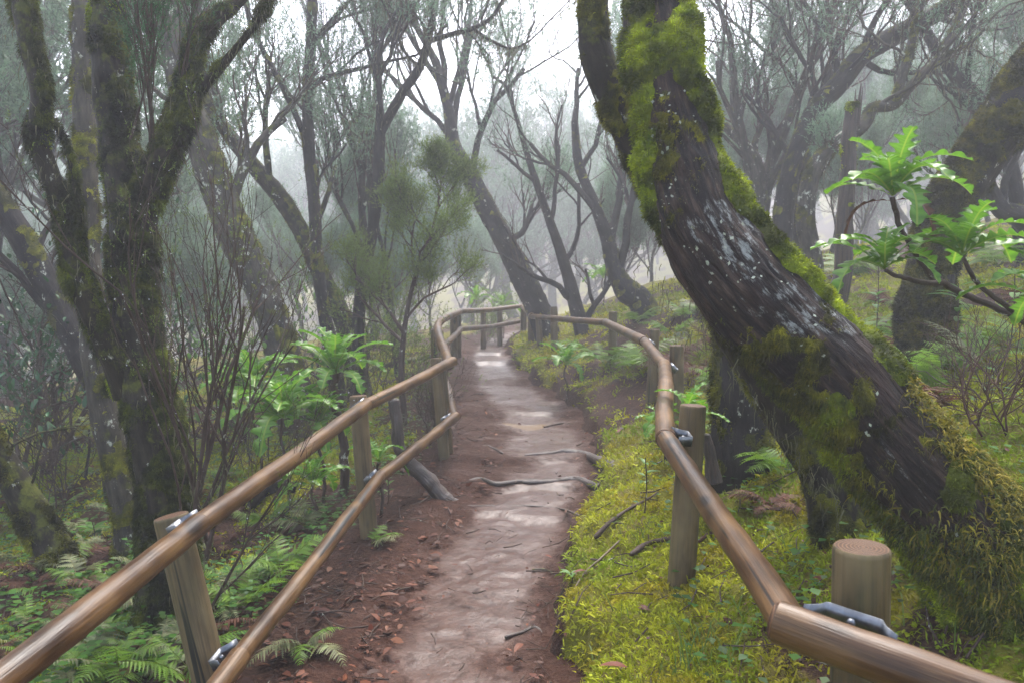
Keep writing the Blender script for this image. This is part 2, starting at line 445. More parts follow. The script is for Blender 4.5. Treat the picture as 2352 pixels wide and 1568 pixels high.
m, nt, b = mat('galvanised steel'); b.inputs['Metallic'].default_value = .85
tcn = N_(nt, 'ShaderNodeTexCoord').outputs['Object']
nt.links.new(ramp(nt, noise(nt, tcn, 40, 4), [(.35, (.09, .096, .105)), (.65, (.19, .20, .215))]), b.inputs['Base Color'])
nt.links.new(ramp(nt, noise(nt, tcn, 90, 3), [(.3, .32), (.7, .5)]), b.inputs['Roughness'])
M['steel'] = m
m, nt, b = mat('deadwood grey brown'); tcn = attr(nt, 'tc').outputs['Vector']
g = noise(nt, mapped(nt, tcn, (1, 1, .07)), 60, 6, .7)
nt.links.new(ramp(nt, g, [(.3, (.012, .007, .005)), (.52, (.045, .030, .023)), (.75, (.12, .092, .078))]), b.inputs['Base Color'])
b.inputs['Roughness'].default_value = .42; bump(nt, b, g, 1.0, .012)
M['dead'] = m
m, nt, b = mat('split snag wood'); tcn = attr(nt, 'tc').outputs['Vector']
g = noise(nt, mapped(nt, tcn, (1, 1, .05)), 70, 6, .7)
nt.links.new(ramp(nt, g, [(.3, (.010, .007, .005)), (.5, (.038, .025, .017)), (.72, (.09, .062, .042))]), b.inputs['Base Color'])
b.inputs['Roughness'].default_value = .7; bump(nt, b, g, 1.0, .02)
M['snag'] = m

M['sonchus'] = leaf_mat('bright lobed leaf', (.085, .205, .014), .45, .36, .35)
M['fern'] = leaf_mat('fern green', (.10, .195, .022), .45, .45)
M['fern_pale'] = leaf_mat('pale old fern', (.16, .19, .085), .35, .5)
M['fern_dead'] = leaf_mat('dead rusty fern', (.075, .035, .020), .3, .7)
M['laurel'] = leaf_mat('dark glossy laurel leaf', (.028, .078, .030), .25, .22)
M['broad'] = leaf_mat('fresh broad leaf', (.075, .16, .03), .45, .35)
M['heath'] = leaf_mat('heath needles', (.036, .10, .034), .4, .55)
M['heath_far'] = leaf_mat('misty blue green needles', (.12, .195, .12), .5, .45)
M['heath_y'] = leaf_mat('olive heath needles', (.115, .165, .03), .45, .55)
M['litter'] = leaf_mat('fallen leaves', (.085, .042, .026), .15, .6, .2)
M['grass'] = leaf_mat('thin grass blade', (.10, .16, .03), .4, .5)
m, nt, b = mat('water droplet'); b.inputs['Base Color'].default_value = (.9, .92, .95, 1); b.inputs['Roughness'].default_value = .03
b.inputs['Transmission Weight'].default_value = .6; b.inputs['IOR'].default_value = 1.33
M['drop'] = m
# ================================================================ ground and path
def warp(n, lo, hi, c, k):
    t = np.linspace(np.arcsinh((lo - c) / k), np.arcsinh((hi - c) / k), n)
    return c + k * np.sinh(t)
gx = warp(450, -150, 150, 0, 1.1); gy = warp(480, -9, 215, 2.6, 1.5)
GX, GY = np.meshgrid(gx, gy)
GZ = terrain(GX, GY)
pp = np.stack([GX, GY, GX * 0], -1)
def moss_weight(X, Y):
    p = np.stack([X, Y, X * 0], -1)
    dx = X - pcx(Y); r = dx - phw(Y); l = -dx - phw(Y)
    n = fbm(p * .9, 21, 3); n2 = fbm(p * 3.2, 22, 3)
    near = sst(8.5, 6.0, Y)
    wr = sst(-.02, .08, r) * np.clip(.55 + near * .5 + (n - .5) * 2.2 + (n2 - .5) * 1.6, 0, 1)
    # bare earth under the bank edge further along the path
    wr = wr * (1 - .45 * sst(5.6, 6.6, Y) * sst(10.5, 9.0, Y) * sst(1.0, .5, r))
    wl = sst(.45, 1.1, l) * np.clip((n - .36) * 5 + (n2 - .5) * 2.5, 0, 1)
    for ax, ay, rr in ((-2.5, 7.0, 1.3), (-3.9, 5.2, .8), (-1.5, 6.8, .7)):
        wl = np.maximum(wl, np.exp(-(((X - ax) ** 2 + (Y - ay) ** 2) / rr ** 2) ** 2) * sst(.2, .5, l) * (.5 + n2))
    return np.clip(np.where(r > 0, wr, wl), 0, 1)
gw = moss_weight(GX, GY)
ny, nx = GX.shape
i = np.arange(ny - 1)[:, None]; j = np.arange(nx - 1)[None]
q = np.stack([i * nx + j, i * nx + j + 1, (i + 1) * nx + j + 1, (i + 1) * nx + j], -1).reshape(-1, 4)
ground = mesh('ground', np.stack([GX, GY, GZ], -1), [q], M['ground'], None, None, np.stack([gw, gw * 0, gw * 0], -1).reshape(-1, 3))
tag(ground, 'mossy forest floor rising on one side of the path', 'ground', None, 'structure')

# path sheet: dips under the banks at both edges
ys = np.concatenate([np.linspace(-4, 2, 40), np.linspace(2.02, 9, 420), np.linspace(9.04, 26, 260)])
us = np.linspace(-1.6, 1.6, 84)
PY_, PU = np.meshgrid(ys, us, indexing='ij')
PX_ = pcx(PY_) + PU * phw(PY_)
pz = pathz(PX_, PY_)
p3 = np.stack([PX_, PY_, PX_ * 0], -1)
lum = (fbm((p3 @ np.array([[.8, .6, 0], [-.6, .8, 0], [0, 0, 1]])) * 3.1, 31, 4) - .5) * .045 + (fbm((p3 @ np.array([[.6, .8, 0], [-.8, .6, 0], [0, 0, 1]])) * 11, 34, 3) - .5) * .014
# footprints and scuffs
edge = np.abs(PU)
pz = pz + lum + .03 * sst(.5, 1.2, edge) - .16 * sst(1.35, 1.6, edge)
pud = np.exp(-(((PX_ - .22 + .1 * np.sin(PY_ * 9)) / .26) ** 2 + ((PY_ - 7.75 + .12 * np.sin(PX_ * 11)) / .16) ** 2))
pz = np.where(pud > .35, np.minimum(pz, pz * (1 - sst(.35, .6, pud)) + sst(.35, .6, pud) * (-.015)), pz)
wet = np.clip(sst(.9, .25, np.abs(PU - .1)) * (.35 + 1.1 * (fbm(p3 * 1.6, 33, 3) - .25)), 0, 1)
n1, n2 = PX_.shape
i = np.arange(n1 - 1)[:, None]; j = np.arange(n2 - 1)[None]
q = np.stack([i * n2 + j, i * n2 + j + 1, (i + 1) * n2 + j + 1, (i + 1) * n2 + j], -1).reshape(-1, 4)
path = mesh('path', np.stack([PX_, PY_, pz], -1), [q], M['path'], None, None,
            np.stack([wet, sst(.4, .6, pud), wet * 0], -1).reshape(-1, 3))
tag(path, 'wet reddish brown mud footpath winding away between the fences', 'path', None, 'structure')

# ---------------------------------------------------------------- ground moss (uncountable)
def scatter(n, r0, r1, amax, rng=rs):
    r = r0 * (r1 / r0) ** rng.random(n); a = (rng.random(n) * 2 - 1) * math.radians(amax)
    X = r * np.sin(a); Y = r * np.cos(a)
    return X, Y, r
def normal_at(X, Y, e=.03):
    zx = (terrain(X + e, Y) - terrain(X - e, Y)) / (2 * e); zy = (terrain(X, Y + e) - terrain(X, Y - e)) / (2 * e)
    n = np.stack([-zx, -zy, np.ones_like(zx)], -1); return n / np.linalg.norm(n, axis=-1)[:, None]
X, Y, r = scatter(130000, 1.0, 15, 46)
w = moss_weight(X, Y); k = rs.random(len(X)) < w * 1.25 - .12
X, Y, r = X[k], Y[k], r[k]
Z = terrain(X, Y); Nn = normal_at(X, Y)
p = np.stack([X, Y, Z - .004], -1)
t1 = fbm(p * 1.3, 41, 3)[:, None]; t2 = fbm(p * 5, 42, 2)[:, None]
ca = np.array([.62, .80, .45]); cb = np.array([1.12, 1.12, .95]); cc = np.array([.95, .72, .6])
col = ca * (1 - sst(.35, .62, t1)) + cb * sst(.35, .62, t1)
col = col * (1 - .75 * sst(.56, .68, t2)) + cc * .75 * sst(.56, .68, t2)
acc = Acc()
size = .016 + .0048 * r
for kk in range(5):
    s = rs.normal(size=(len(X), 3)) * (size * .55)[:, None]; s[:, 2] *= .25
    cv = col * (.65 + .6 * rs.random((len(X), 1)))
    fuzz(acc, p + s, Nn, size * .95, size * (.20 if kk else .32), cv, .25, 1.0)
moss = acc.build('ground_moss', M['ground_moss'], None, smooth=False)
tag(moss, 'feathery yellow green moss carpeting the banks beside the path', 'moss', None, 'stuff')

# ---------------------------------------------------------------- leaf litter and twig litter
def litter(n, test, smin, smax, seed):
    g = np.random.default_rng(seed)
    X, Y, r = scatter(n, 1.6, 14, 40, g)
    dx = X - pcx(Y); k = test(X, Y, dx, g); X, Y = X[k], Y[k]
    Z = np.maximum(terrain(X, Y), np.where(np.abs(X - pcx(Y)) < phw(Y), pathz(X, Y) + .02, -9)) + .008
    N = normal_at(X, Y); m = len(X)
    a = g.random(m) * 6.283; d = np.stack([np.cos(a), np.sin(a), g.normal(size=m) * .25], -1)
    d -= N * (d * N).sum(1)[:, None] * .8; d /= np.linalg.norm(d, axis=1)[:, None]
    s = np.cross(N, d) + N * (g.normal(size=m) * .35)[:, None]
    L = (smin + (smax - smin) * g.random(m) ** 2)[:, None]; W = L * (.28 + .22 * g.random(m))[:, None]
    c = np.stack([X, Y, Z], -1)
    h = N * L * (g.random(m)[:, None] * .22)
    V = np.stack([c - d * L / 2, c - d * L * .15 + s * W / 2 + h, c + d * L * .2 + s * W * .42 + h, c + d * L / 2,
                  c + d * L * .2 - s * W * .42 + h * .6, c - d * L * .15 - s * W / 2 + h * .6], 1)
    b = np.arange(m)[:, None] * 6
    pal = np.array([[.8, .55, .45], [1.1, .68, .48], [.5, .36, .32], [1.3, .9, .65], [.7, .34, .25], [1.7, 1.35, 1.05]])
    cv = pal[g.choice(6, m, p=[.3, .2, .25, .1, .1, .05])] * (.7 + .6 * g.random((m, 1)))
    return V.reshape(-1, 3), b + np.array([[0, 1, 4, 5]]), b + np.array([[1, 2, 3, 4]]), np.repeat(cv, 6, 0)
acc = Acc()
def t_left(X, Y, dx, g):
    l = -dx - phw(Y); return (l > -.22) & (l < 5) & (g.random(len(X)) < .9 * np.exp(-np.clip(l - .5, 0, 9) / 1.6) * (1 - .8 * moss_weight(X, Y)))
def t_right(X, Y, dx, g):
    r = dx - phw(Y); return (r > -.2) & (r < 5) & (g.random(len(X)) < .12 + .6 * sst(5.0, 6.5, Y) * (r < 1.4))
def t_path(X, Y, dx, g):
    return (np.abs(dx) < phw(Y)) & (g.random(len(X)) < .16 + .6 * sst(.4, .95, np.abs(dx) / phw(Y)))
for n, t, s0, s1, sd in ((17000, t_left, .015, .075, 1), (9000, t_right, .015, .06, 2), (9000, t_path, .008, .045, 3)):
    V, q1, q2, cv = litter(n, t, s0, s1, sd); acc.add(V, None, np.vstack([q1, q2]), cv)
lit = acc.build('leaf_litter', M['litter'], None, smooth=False)
tag(lit, 'brown leaf litter strewn along the muddy path edges', 'leaf litter', None, 'stuff')
acc = Acc()
g = np.random.default_rng(8)
X, Y, r = scatter(2600, 1.9, 12, 36, g)
for x, y in zip(X, Y):
    dx = x - np.interp(y, _PY, _PX); hw = float(phw(y))
    if dx > hw + 2.5 or dx < -hw - 3.5: continue
    if abs(dx) < hw * .65 and R.random() < .82: continue
    if dx > hw and R.random() < .6: continue
    a = R.uniform(0, 6.28); L = R.uniform(.03, .22) * (1 if abs(dx) > hw * .7 else .6); bend = R.uniform(-.15, .15)
    pts = []
    for s in (-.5, 0, .5):
        xx = x + math.cos(a) * L * s + math.sin(a) * bend * L * abs(s); yy = y + math.sin(a) * L * s - math.cos(a) * bend * L * abs(s)
        zz = max(tz(xx, yy), (float(pathz(np.array([xx]), np.array([yy]))[0]) + .01) if abs(xx - pcx(yy)) < hw else -9)
        pts.append((xx, yy, zz + .008 + (R.uniform(0, .02))))
    rr = R.uniform(.0015, .005)
    v = R.uniform(.5, 1.4)
    tube(acc, np.array(pts), [rr, rr * .9, rr * .5], 4, (v, v * .9, v * .85), False)
tw = acc.build('twig_litter', M['twig'], None)
tag(tw, 'small dark broken twigs littering the path and its edges', 'twigs', None, 'stuff')

# low herb layer on both banks (nobody could count it)
acc = Acc()
g = np.random.default_rng(19)
X, Y, r = scatter(8000, 1.9, 13, 44, g)
dx = X - pcx(Y); k = ((-dx - phw(Y)) > .5) | ((dx - phw(Y) > .5) & (g.random(len(X)) < .12))
k &= fbm(np.stack([X, Y, X * 0], -1) * .8, 55, 2) > .43
X, Y = X[k], Y[k]; Z = terrain(X, Y); n = len(X)
for kk in range(7):
    a = g.random(n) * 6.283; el = .3 + .6 * g.random(n)
    d = np.stack([np.cos(a) * np.cos(el), np.sin(a) * np.cos(el), np.sin(el)], -1)
    h = (.02 + .13 * g.random(n))[:, None]; L = (.02 + .035 * g.random(n))[:, None]
    c = np.stack([X, Y, Z], -1) + d * h * 1.2
    s = np.cross(d, [0, 0, 1.0]); s /= np.linalg.norm(s, axis=1)[:, None]
    f = d * np.array([1, 1, .15]); f /= np.linalg.norm(f, axis=1)[:, None]
    V = np.stack([c, c + f * L * .5 + s * L * .38 + [0, 0, .004], c + f * L, c + f * L * .5 - s * L * .38 + [0, 0, .004]], 1)
    cv = np.array([.6, .75, .55]) * (.4 + .9 * g.random((n, 1))) * np.where(g.random((n, 1)) < .2, [[1.3, 1.1, .9]], [[1, 1, 1]])
    acc.add(V.reshape(-1, 3), None, np.arange(n)[:, None] * 4 + np.array([[0, 1, 2, 3]]), np.repeat(cv, 4, 0))
tag(acc.build('ground_herbs', M['broad'], None, smooth=False), 'low leafy herbs growing through the moss beyond the fences', 'herbs', None, 'stuff')

# ================================================================ fences
def fit_d(px, n):
    return [P(*p) for p in px]
def rail_mesh(a, b, ra, rb, parent, over=.0, sag=0.0):
    a = np.array(a); b = np.array(b); L = np.linalg.norm(b - a); u = (b - a) / L
    n = max(10, int(L / .04)); t = np.linspace(0, 1, n)
    C = a + (b - a) * t[:, None]; C[:, 2] -= sag * np.sin(t * math.pi)
    side = np.cross(u, [0, 0, 1.0]); side /= np.linalg.norm(side)
    sd = R.uniform(0, 99)
    C += side * ((fbm(np.stack([t * L * .8 + sd, t * 0, t * 0], -1), 3, 2) - .5) * .035 * np.sin(t * math.pi))[:, None]
    rad = ra + (rb - ra) * t
    rad = rad * (1 + (fbm(np.stack([t * L * 2.5 + sd, t * 0 + 5, t * 0], -1), 7, 2) - .5) * .10)
    # chamfered ends
    ins = .010 / L
    tt = np.concatenate([[0], [ins], t[1:-1], [1 - ins], [1]])
    CC = np.stack([np.interp(tt, t, C[:, k]) for k in range(3)], -1); rr = np.interp(tt, t, rad); rr[0] *= .84; rr[-1] *= .84
    V, N, X = sweep(CC, rr, 28)
    V = V + N * ((fbm(V * 9, int(sd), 3) - .5) * .008)[..., None]
    X[..., 2] += sd
    gq = gridq(len(CC), 28)
    acc = Acc(); acc.add(V.reshape(-1, 3), None, gq[28:-28], None, X.reshape(-1, 3), 0)
    acc.add(V.reshape(-1, 3), None, np.vstack([gq[:28], gq[-28:]]), None, X.reshape(-1, 3), 1)
    for e, rev in ((0, True), (len(CC) - 1, False)):
        ring = V[e]; j = np.arange(28); tr = np.stack([j, (j + 1) % 28, np.full(28, 28)], -1)
        acc.add(np.vstack([ring, ring.mean(0)]), tr[:, ::-1] if rev else tr, None, None, np.vstack([X[e], [[0, 0, X[e][0, 2]]]]), 1)
    return acc.build('rail', [M['rail'], M['endgrain']], parent)

def post_mesh(top, bot, rad, parent):
    top = np.array(top); bot = np.array(bot); L = np.linalg.norm(top - bot)
    t = np.array([0, .1, .25, .4, .55, .7, .82, .92, 1 - .012 / L, 1 - .004 / L, 1.0])
    C = bot + (top - bot) * t[:, None]
    rr = np.full(len(t), rad) * (1.04 - .05 * t); rr[-1] *= .93; rr[-2] *= .985
    V, N, X = sweep(C, rr, 32); sd = R.uniform(0, 99)
    V = V + N * ((fbm(V * np.array([6, 6, 2.0]) + sd, 3, 3) - .5) * .009)[..., None]
    X[..., 2] += sd
    acc = Acc(); acc.add(V.reshape(-1, 3), None, gridq(len(t), 32), None, X.reshape(-1, 3), 0)
    # slightly domed, sawn top with several rings of faces so that the end grain shows
    ring = V[-1]; c = ring.mean(0); vs = [ring]; xs = [X[-1]]
    for f in (.75, .5, .25): vs.append(c + (ring - c) * f + [0, 0, .0015 * (1 - f)]); xs.append(X[-1] * np.array([f, f, 1]))
    vs.append(c[None] + [0, 0, .0015]); xs.append(np.array([[0, 0, X[-1][0, 2]]]))
    j = np.arange(32); qs = [np.stack([k * 32 + j, k * 32 + (j + 1) % 32, (k + 1) * 32 + (j + 1) % 32, (k + 1) * 32 + j], -1) for k in range(3)]
    acc.add(np.vstack(vs), np.stack([96 + j, 96 + (j + 1) % 32, np.full(32, 128)], -1), np.vstack(qs), None, np.vstack(xs), 1)
    return acc.build('post', [M['post'], M['endgrain']], parent)

def bracket(at, u, n, r, parent, w=.13, gap=.03):
    """wavy steel strip between rail (at: a point on its axis) and post; u along the rail, n towards the post"""
    at = np.array(at); u = np.array(u) / np.linalg.norm(u); n = np.array(n, float); n -= u * np.dot(n, u); n /= np.linalg.norm(n)
    v = np.cross(u, n); v /= np.linalg.norm(v)
    if v[2] < 0: v = -v
    at = at + v * .024
    prof = [(-1.0, r * .55), (-.74, r + .004), (-.70, r + .010), (-.62, r + gap * .9), (-.56, r + gap), (.56, r + gap), (.62, r + gap * .9), (.70, r + .010), (.74, r + .004), (1.0, r * .55)]
    pr = np.array(prof)
    h = .019; th = .0035
    ring = []
    for s, d in pr:
        c = at + u * s * w + n * d
        ring.append([c - v * h, c + v * h, c + v * h + n * th, c - v * h + n * th])
    V = np.array(ring); acc = Acc(); k = len(pr)
    acc.add(V.reshape(-1, 3), None, np.vstack([gridq(k, 4), [[3, 2, 1, 0]], [[(k-1)*4, (k-1)*4+1, (k-1)*4+2, (k-1)*4+3]]]))
    o = acc.build('bracket', M['steel'], parent, smooth=False)
    acc = Acc()
    c0 = at + n * (r + gap * .5 - .012)
    th6 = np.arange(6) * math.pi / 3; hexr = .009
    rings = []
    for dd, s in ((0, 1), (.007, 1), (.009, .8)):
        rings.append(np.array([c0 - n * (dd - .012) + (u * math.cos(t) + v * math.sin(t)) * hexr * s for t in th6]))
    acc.add(np.vstack(rings), [[12, 13, 14], [12, 14, 15], [12, 15, 16], [12, 16, 17]], gridq(3, 6))
    b = acc.build('bolt', M['steel'], o, smooth=False, world=False)
    b.data.transform(__import__('mathutils').Matrix.Translation(-parent.location))
    return o

def to_ground(p, extra=.12, lean=(0, 0)):
    return np.array([p[0] + lean[0], p[1] + lean[1], tz(p[0] + lean[0], p[1] + lean[1]) - extra])

# right fence: single rail on posts standing on the mossy bank
fr = thing('wooden_fence', (1.0, 3.0, tz(1.0, 3.0)), 'single rail log fence on the mossy bank with a thick post at the front', 'fence', 'fences along the path')
RR = [(2760, 1768, 1.27), (1814, 1436, 1.62), (1530, 1008, 3.15), (1526, 838, 5.7), (1480, 784, 6.95), (1392, 741, 9.2), (1222, 727, 12.6), (1202, 706, 15.2)]
rp = [P(*p) for p in RR]
rad = [.0405, .0395, .039, .041, .042, .042, .043, .043]
for k in range(len(rp) - 1):
    a, b = rp[k], rp[k + 1]; u = (b - a) / np.linalg.norm(b - a)
    rail_mesh(a - u * (.012 if k else 0), b + u * (.034 if k % 2 == 0 else .022), rad[k] * (1.10 if k % 2 == 0 else .97), rad[k + 1] * (1.09 if k % 2 == 0 else .96), fr)
RP = [((1980, 1255, 1.70), .060, None), ((1592, 930, 3.27), .054, (1560, 1425, 3.33)), ((1554, 793, 6.05), .055, None), ((1504, 757, 7.15), .047, (1494, 935, 7.2)),
      ((1408, 716, 9.35), .052, None), ((1272, 705, 11.6), .052, (1274, 850, 11.6)), ((1219, 708, 13.2), .055, None), ((1203, 700, 15.3), .06, None)]
for t, r, b in RP:
    tp = P(*t); bp = to_ground(P(*b)) if b else to_ground(tp, .12, (R.uniform(-.01, .02), R.uniform(-.02, .02)))
    post_mesh(tp, bp, r, fr)
# dark prop leaning beside the post
post_mesh(P(1236, 728, 12.2), to_ground(P(1242, 815, 12.2)), .045, fr)
u1 = rp[0] - rp[1]
bracket(rp[1] + u1 * .16, u1, P(1980, 1400, 1.72) - (rp[1] + u1 * .16), .043, fr, .088, .03)
bracket(rp[2] + (rp[1] - rp[2]) * .02, rp[1] - rp[2], P(1580, 1000, 3.28) - rp[2], .041, fr, .085, .04)
bracket(rp[3], rp[2] - rp[3], P(1554, 850, 6.06) - rp[3], .048, fr, .08, .04)
bracket(rp[4], rp[3] - rp[4], P(1504, 800, 7.2) - rp[4], .047, fr, .10, .03)

# left fence: two rails
fl = thing('wooden_fence', (-.95, 3.6, tz(-.95, 3.6)), 'two rail log fence descending along the lower side of the muddy path', 'fence', 'fences along the path')
LT = [(455, 1205, 2.60), (843, 928, 4.50), (1038, 831, 6.15)]
lt = [P(*p) for p in LT]
first = P(-70, 1622, 1.60)
lt = [first] + lt
rail_mesh(lt[0], lt[1] + (lt[1] - lt[0]) * .015, .0395, .0385, fl)
rail_mesh(lt[1], lt[2] + (lt[2] - lt[1]) * .012, .0355, .037, fl)
rail_mesh(lt[2] - (lt[2]-lt[1]) * .01, lt[3] + (lt[3] - lt[2]) * .02, .0355, .039, fl)
far = [P(1030, 838, 6.2), P(1004, 752, 8.2), P(1014, 737, 9.6), P(1056, 715, 12.0), P(1130, 712, 14.0), P(1200, 703, 15.6)]
for k in range(len(far) - 1):
    u = far[k + 1] - far[k]; u /= np.linalg.norm(u)
    rail_mesh(far[k] - u * .01, far[k + 1] + u * .02, .042, .043, fl)
LB = [P(548, 1510, 2.66), P(873, 1094, 4.55), P(1045, 957, 6.15)]
lb = [LB[0] + (LB[0] - LB[1]) * .62] + LB
rail_mesh(lb[0], lb[1] + (lb[1] - lb[0]) * .012, .038, .037, fl)
rail_mesh(lb[1], lb[2] + (lb[2] - lb[1]) * .012, .034, .035, fl)
rail_mesh(lb[2] - (lb[2]-lb[1]) * .01, lb[3] + (lb[3] - lb[2]) * .02, .035, .038, fl)
far = [P(1042, 958, 6.2), P(1016, 858, 8.0), P(1022, 792, 9.8), P(1058, 756, 12.1), P(1130, 750, 14.0), P(1199, 737, 15.6)]
for k in range(len(far) - 1):
    u = far[k + 1] - far[k]; u /= np.linalg.norm(u)
    rail_mesh(far[k] - u * .01, far[k + 1] + u * .02, .04, .04, fl)
LP = [((393, 1183, 2.78), .058, (492, 1600, 2.80)), ((822, 908, 4.62), .050, (852, 1280, 4.66)), ((1001, 822, 6.28), .042, (1024, 1098, 6.32)),
      ((1012, 838, 6.36), .042, (1034, 1092, 6.4)), ((1000, 757, 8.3), .05, None), ((1042, 718, 12.1), .055, None), ((1052, 722, 12.6), .05, None), ((1110, 710, 14.2), .05, None), ((1148, 705, 15.0), .05, None)]
for t, r, b in LP:
    tp = P(*t)
    if b:
        bp = P(*b); dirn = (bp - tp) / np.linalg.norm(bp - tp); zt = tz(bp[0], bp[1]) - .15
        bp = tp + dirn * ((zt - tp[2]) / dirn[2])
    else: bp = to_ground(tp)
    post_mesh(tp, bp, r, fl)
def nrm(p, rail): return np.array(p) - np.array(rail)
c = lt[1] + (lt[0] - lt[1]) * .0; bracket(c, lt[0] - lt[1], P(405, 1215, 2.80) - c, .039, fl, .075, .035)
c = lt[2]; bracket(c, lt[1] - lt[2], P(826, 940, 4.66) - c, .038, fl, .075, .035)
c = lt[3] - (lt[3] - lt[2]) * .04; bracket(c, lt[2] - lt[3], P(1002, 850, 6.32) - c, .039, fl, .10, .03)
c = lb[1]; bracket(c, lb[0] - lb[1], P(470, 1510, 2.82) - c, .038, fl, .07, .035)
c = lb[2]; bracket(c, lb[1] - lb[2], P(838, 1110, 4.68) - c, .038, fl, .07, .035)
c = lb[3] - (lb[3] - lb[2]) * .04; bracket(c, lb[2] - lb[3], P(1018, 965, 6.34) - c, .04, fl, .09, .03)
# ================================================================ trees: helpers
from mathutils.kdtree import KDTree
def bark_part(name, grids, m, parent, cols=None):
    acc = Acc()
    for k, (V, N, X) in enumerate(grids):
        n, ns, _ = V.shape
        acc.add(V.reshape(-1, 3), None, gridq(n, ns), None if cols is None else cols[k].reshape(-1, 3), X.reshape(-1, 3) + np.array([0, 0, 3.7 * k]))
        for e, rev in ((0, True), (n - 1, False)):
            j = np.arange(ns); t = np.stack([j, (j + 1) % ns, np.full(ns, ns)], -1)
            acc.add(np.vstack([V[e], V[e].mean(0)]), t[:, ::-1] if rev else t, None, (0, 0, 0) if cols is not None else None, np.vstack([X[e], X[e].mean(0)]))
    return acc.build(name, m, parent)

def moss_part(grids, parent, thr, freq, amp, m, nf, fl, fw, seed=0, upb=.22, flank=.12, extra=None, name='moss', tint=None, droop=.25, cell=.04):
    acc = Acc(); pv = []
    for gi, (V, N, X) in enumerate(grids):
        n, ns, _ = V.shape
        Nr = refine_normals(V); s = np.sign((Nr * N).sum(-1)).mean(); Nr = Nr * (1 if s >= 0 else -1)
        mk = fbm(V * freq, seed, 4) + upb * N[..., 2] + flank * (np.abs(N[..., 0]) - .5)
        if extra is not None: mk = mk + extra(V)
        th = np.clip((mk - thr) * 2.2, -.4, 1.0)
        # cushions: domes round random growing points, with creases where they meet
        lum = fbm(V * 40, seed + 3, 3); fl_ = V.reshape(-1, 3); tf = th.reshape(-1); cand = np.nonzero(tf > 0)[0]
        dome = np.zeros(len(fl_)); hue = np.ones(len(fl_))
        if len(cand) > 50:
            e1 = np.linalg.norm(np.diff(V, axis=0), axis=-1).mean(); e2 = np.linalg.norm(np.roll(V, -1, 1) - V, axis=-1).mean()
            ns_ = max(12, min(9000, int(len(cand) * e1 * e2 / cell ** 2 * 1.5))); sel = rs.choice(cand, min(ns_, len(cand)), replace=False)
            kd = KDTree(len(sel))
            for k_, s_ in enumerate(sel): kd.insert(fl_[s_], k_)
            kd.balance(); Rr = cell * (.5 + .6 * rs.random(len(sel))); Hh = .45 + .9 * rs.random(len(sel)) ** 1.5
            for v_ in np.nonzero(tf > -.06)[0]:
                for co_, k_, d_ in kd.find_n(fl_[v_], 2):
                    t_ = 1 - (d_ / Rr[k_]) ** 2
                    if t_ > 0:
                        q_ = math.sqrt(t_) * Rr[k_] / cell
                        if q_ > dome[v_]: dome[v_] = q_; hue[v_] = Hh[k_]
        dome = dome.reshape(th.shape); hue = hue.reshape(th.shape)
        D = np.where(th > 0, np.maximum(th, 0) ** .7 * amp * (.12 + .35 * lum + .85 * dome), th * amp * .6) - .002
        VV = V + N * D[..., None]
        q = gridq(n, ns); f = th.reshape(-1)
        keep = f[q].max(1) > -.05
        q = q[keep]
        if not len(q): continue
        tn = (.35 + 1.1 * sst(.3, .7, fbm(V * 8, seed + 8, 4))) * hue
        col = np.stack([tn * 1.05, tn, tn], -1).reshape(-1, 3)
        acc.add(VV.reshape(-1, 3), None, q, col * .7 * (1 if tint is None else tint))
        pv.append((VV.reshape(-1, 3), q, f, col))
    tot = sum(len(q) for _, q, _, _ in pv)
    for VV, q, f, col in pv:
        w = np.clip(f[q].mean(1) + .12, 0, .6)
        if w.sum() <= 0: continue
        k = int(nf * len(q) / tot)
        p, nn, fi = pick(VV, q, w, k)
        c = col[q[fi, 0]] * (.6 + .8 * rs.random((k, 1)))
        if tint is not None: c = c * tint
        fuzz(acc, p, nn, fl, fw, c, droop, .6)
    return acc.build(name, m, parent, smooth=False)

def beards(acc, pts, n, lmin, lmax, w, rng=rs, spread=.02):
    """strips of lichen hanging from points"""
    pts = np.asarray(pts); i = rng.integers(0, len(pts) - 1, n); t = rng.random((n, 1))
    p = pts[i] * (1 - t) + pts[i + 1] * t + rng.normal(size=(n, 3)) * spread * [1, 1, .2]
    L = (lmin + (lmax - lmin) * rng.random(n) ** 2)[:, None]
    a = rng.random(n) * 6.283; s = np.stack([np.cos(a), np.sin(a), a * 0], -1); ww = w * (.5 + rng.random(n))[:, None]
    dn = np.array([0, 0, -1.0]); sw = np.stack([rng.normal(size=n), rng.normal(size=n), a * 0], -1) * L * .18
    V = np.stack([p - s * ww, p + s * ww, p + dn * L * .5 + s * ww * .7 + sw, p + dn * L * .5 - s * ww * .7 + sw, p + dn * L + sw * .6], 1)
    b = np.arange(n)[:, None] * 5
    c = np.repeat(.6 + .7 * rng.random((n, 1)) * np.ones((1, 3)), 5, 0)
    acc.add(V.reshape(-1, 3), b + np.array([[3, 2, 4]]), b + np.array([[0, 1, 2, 3]]), c)

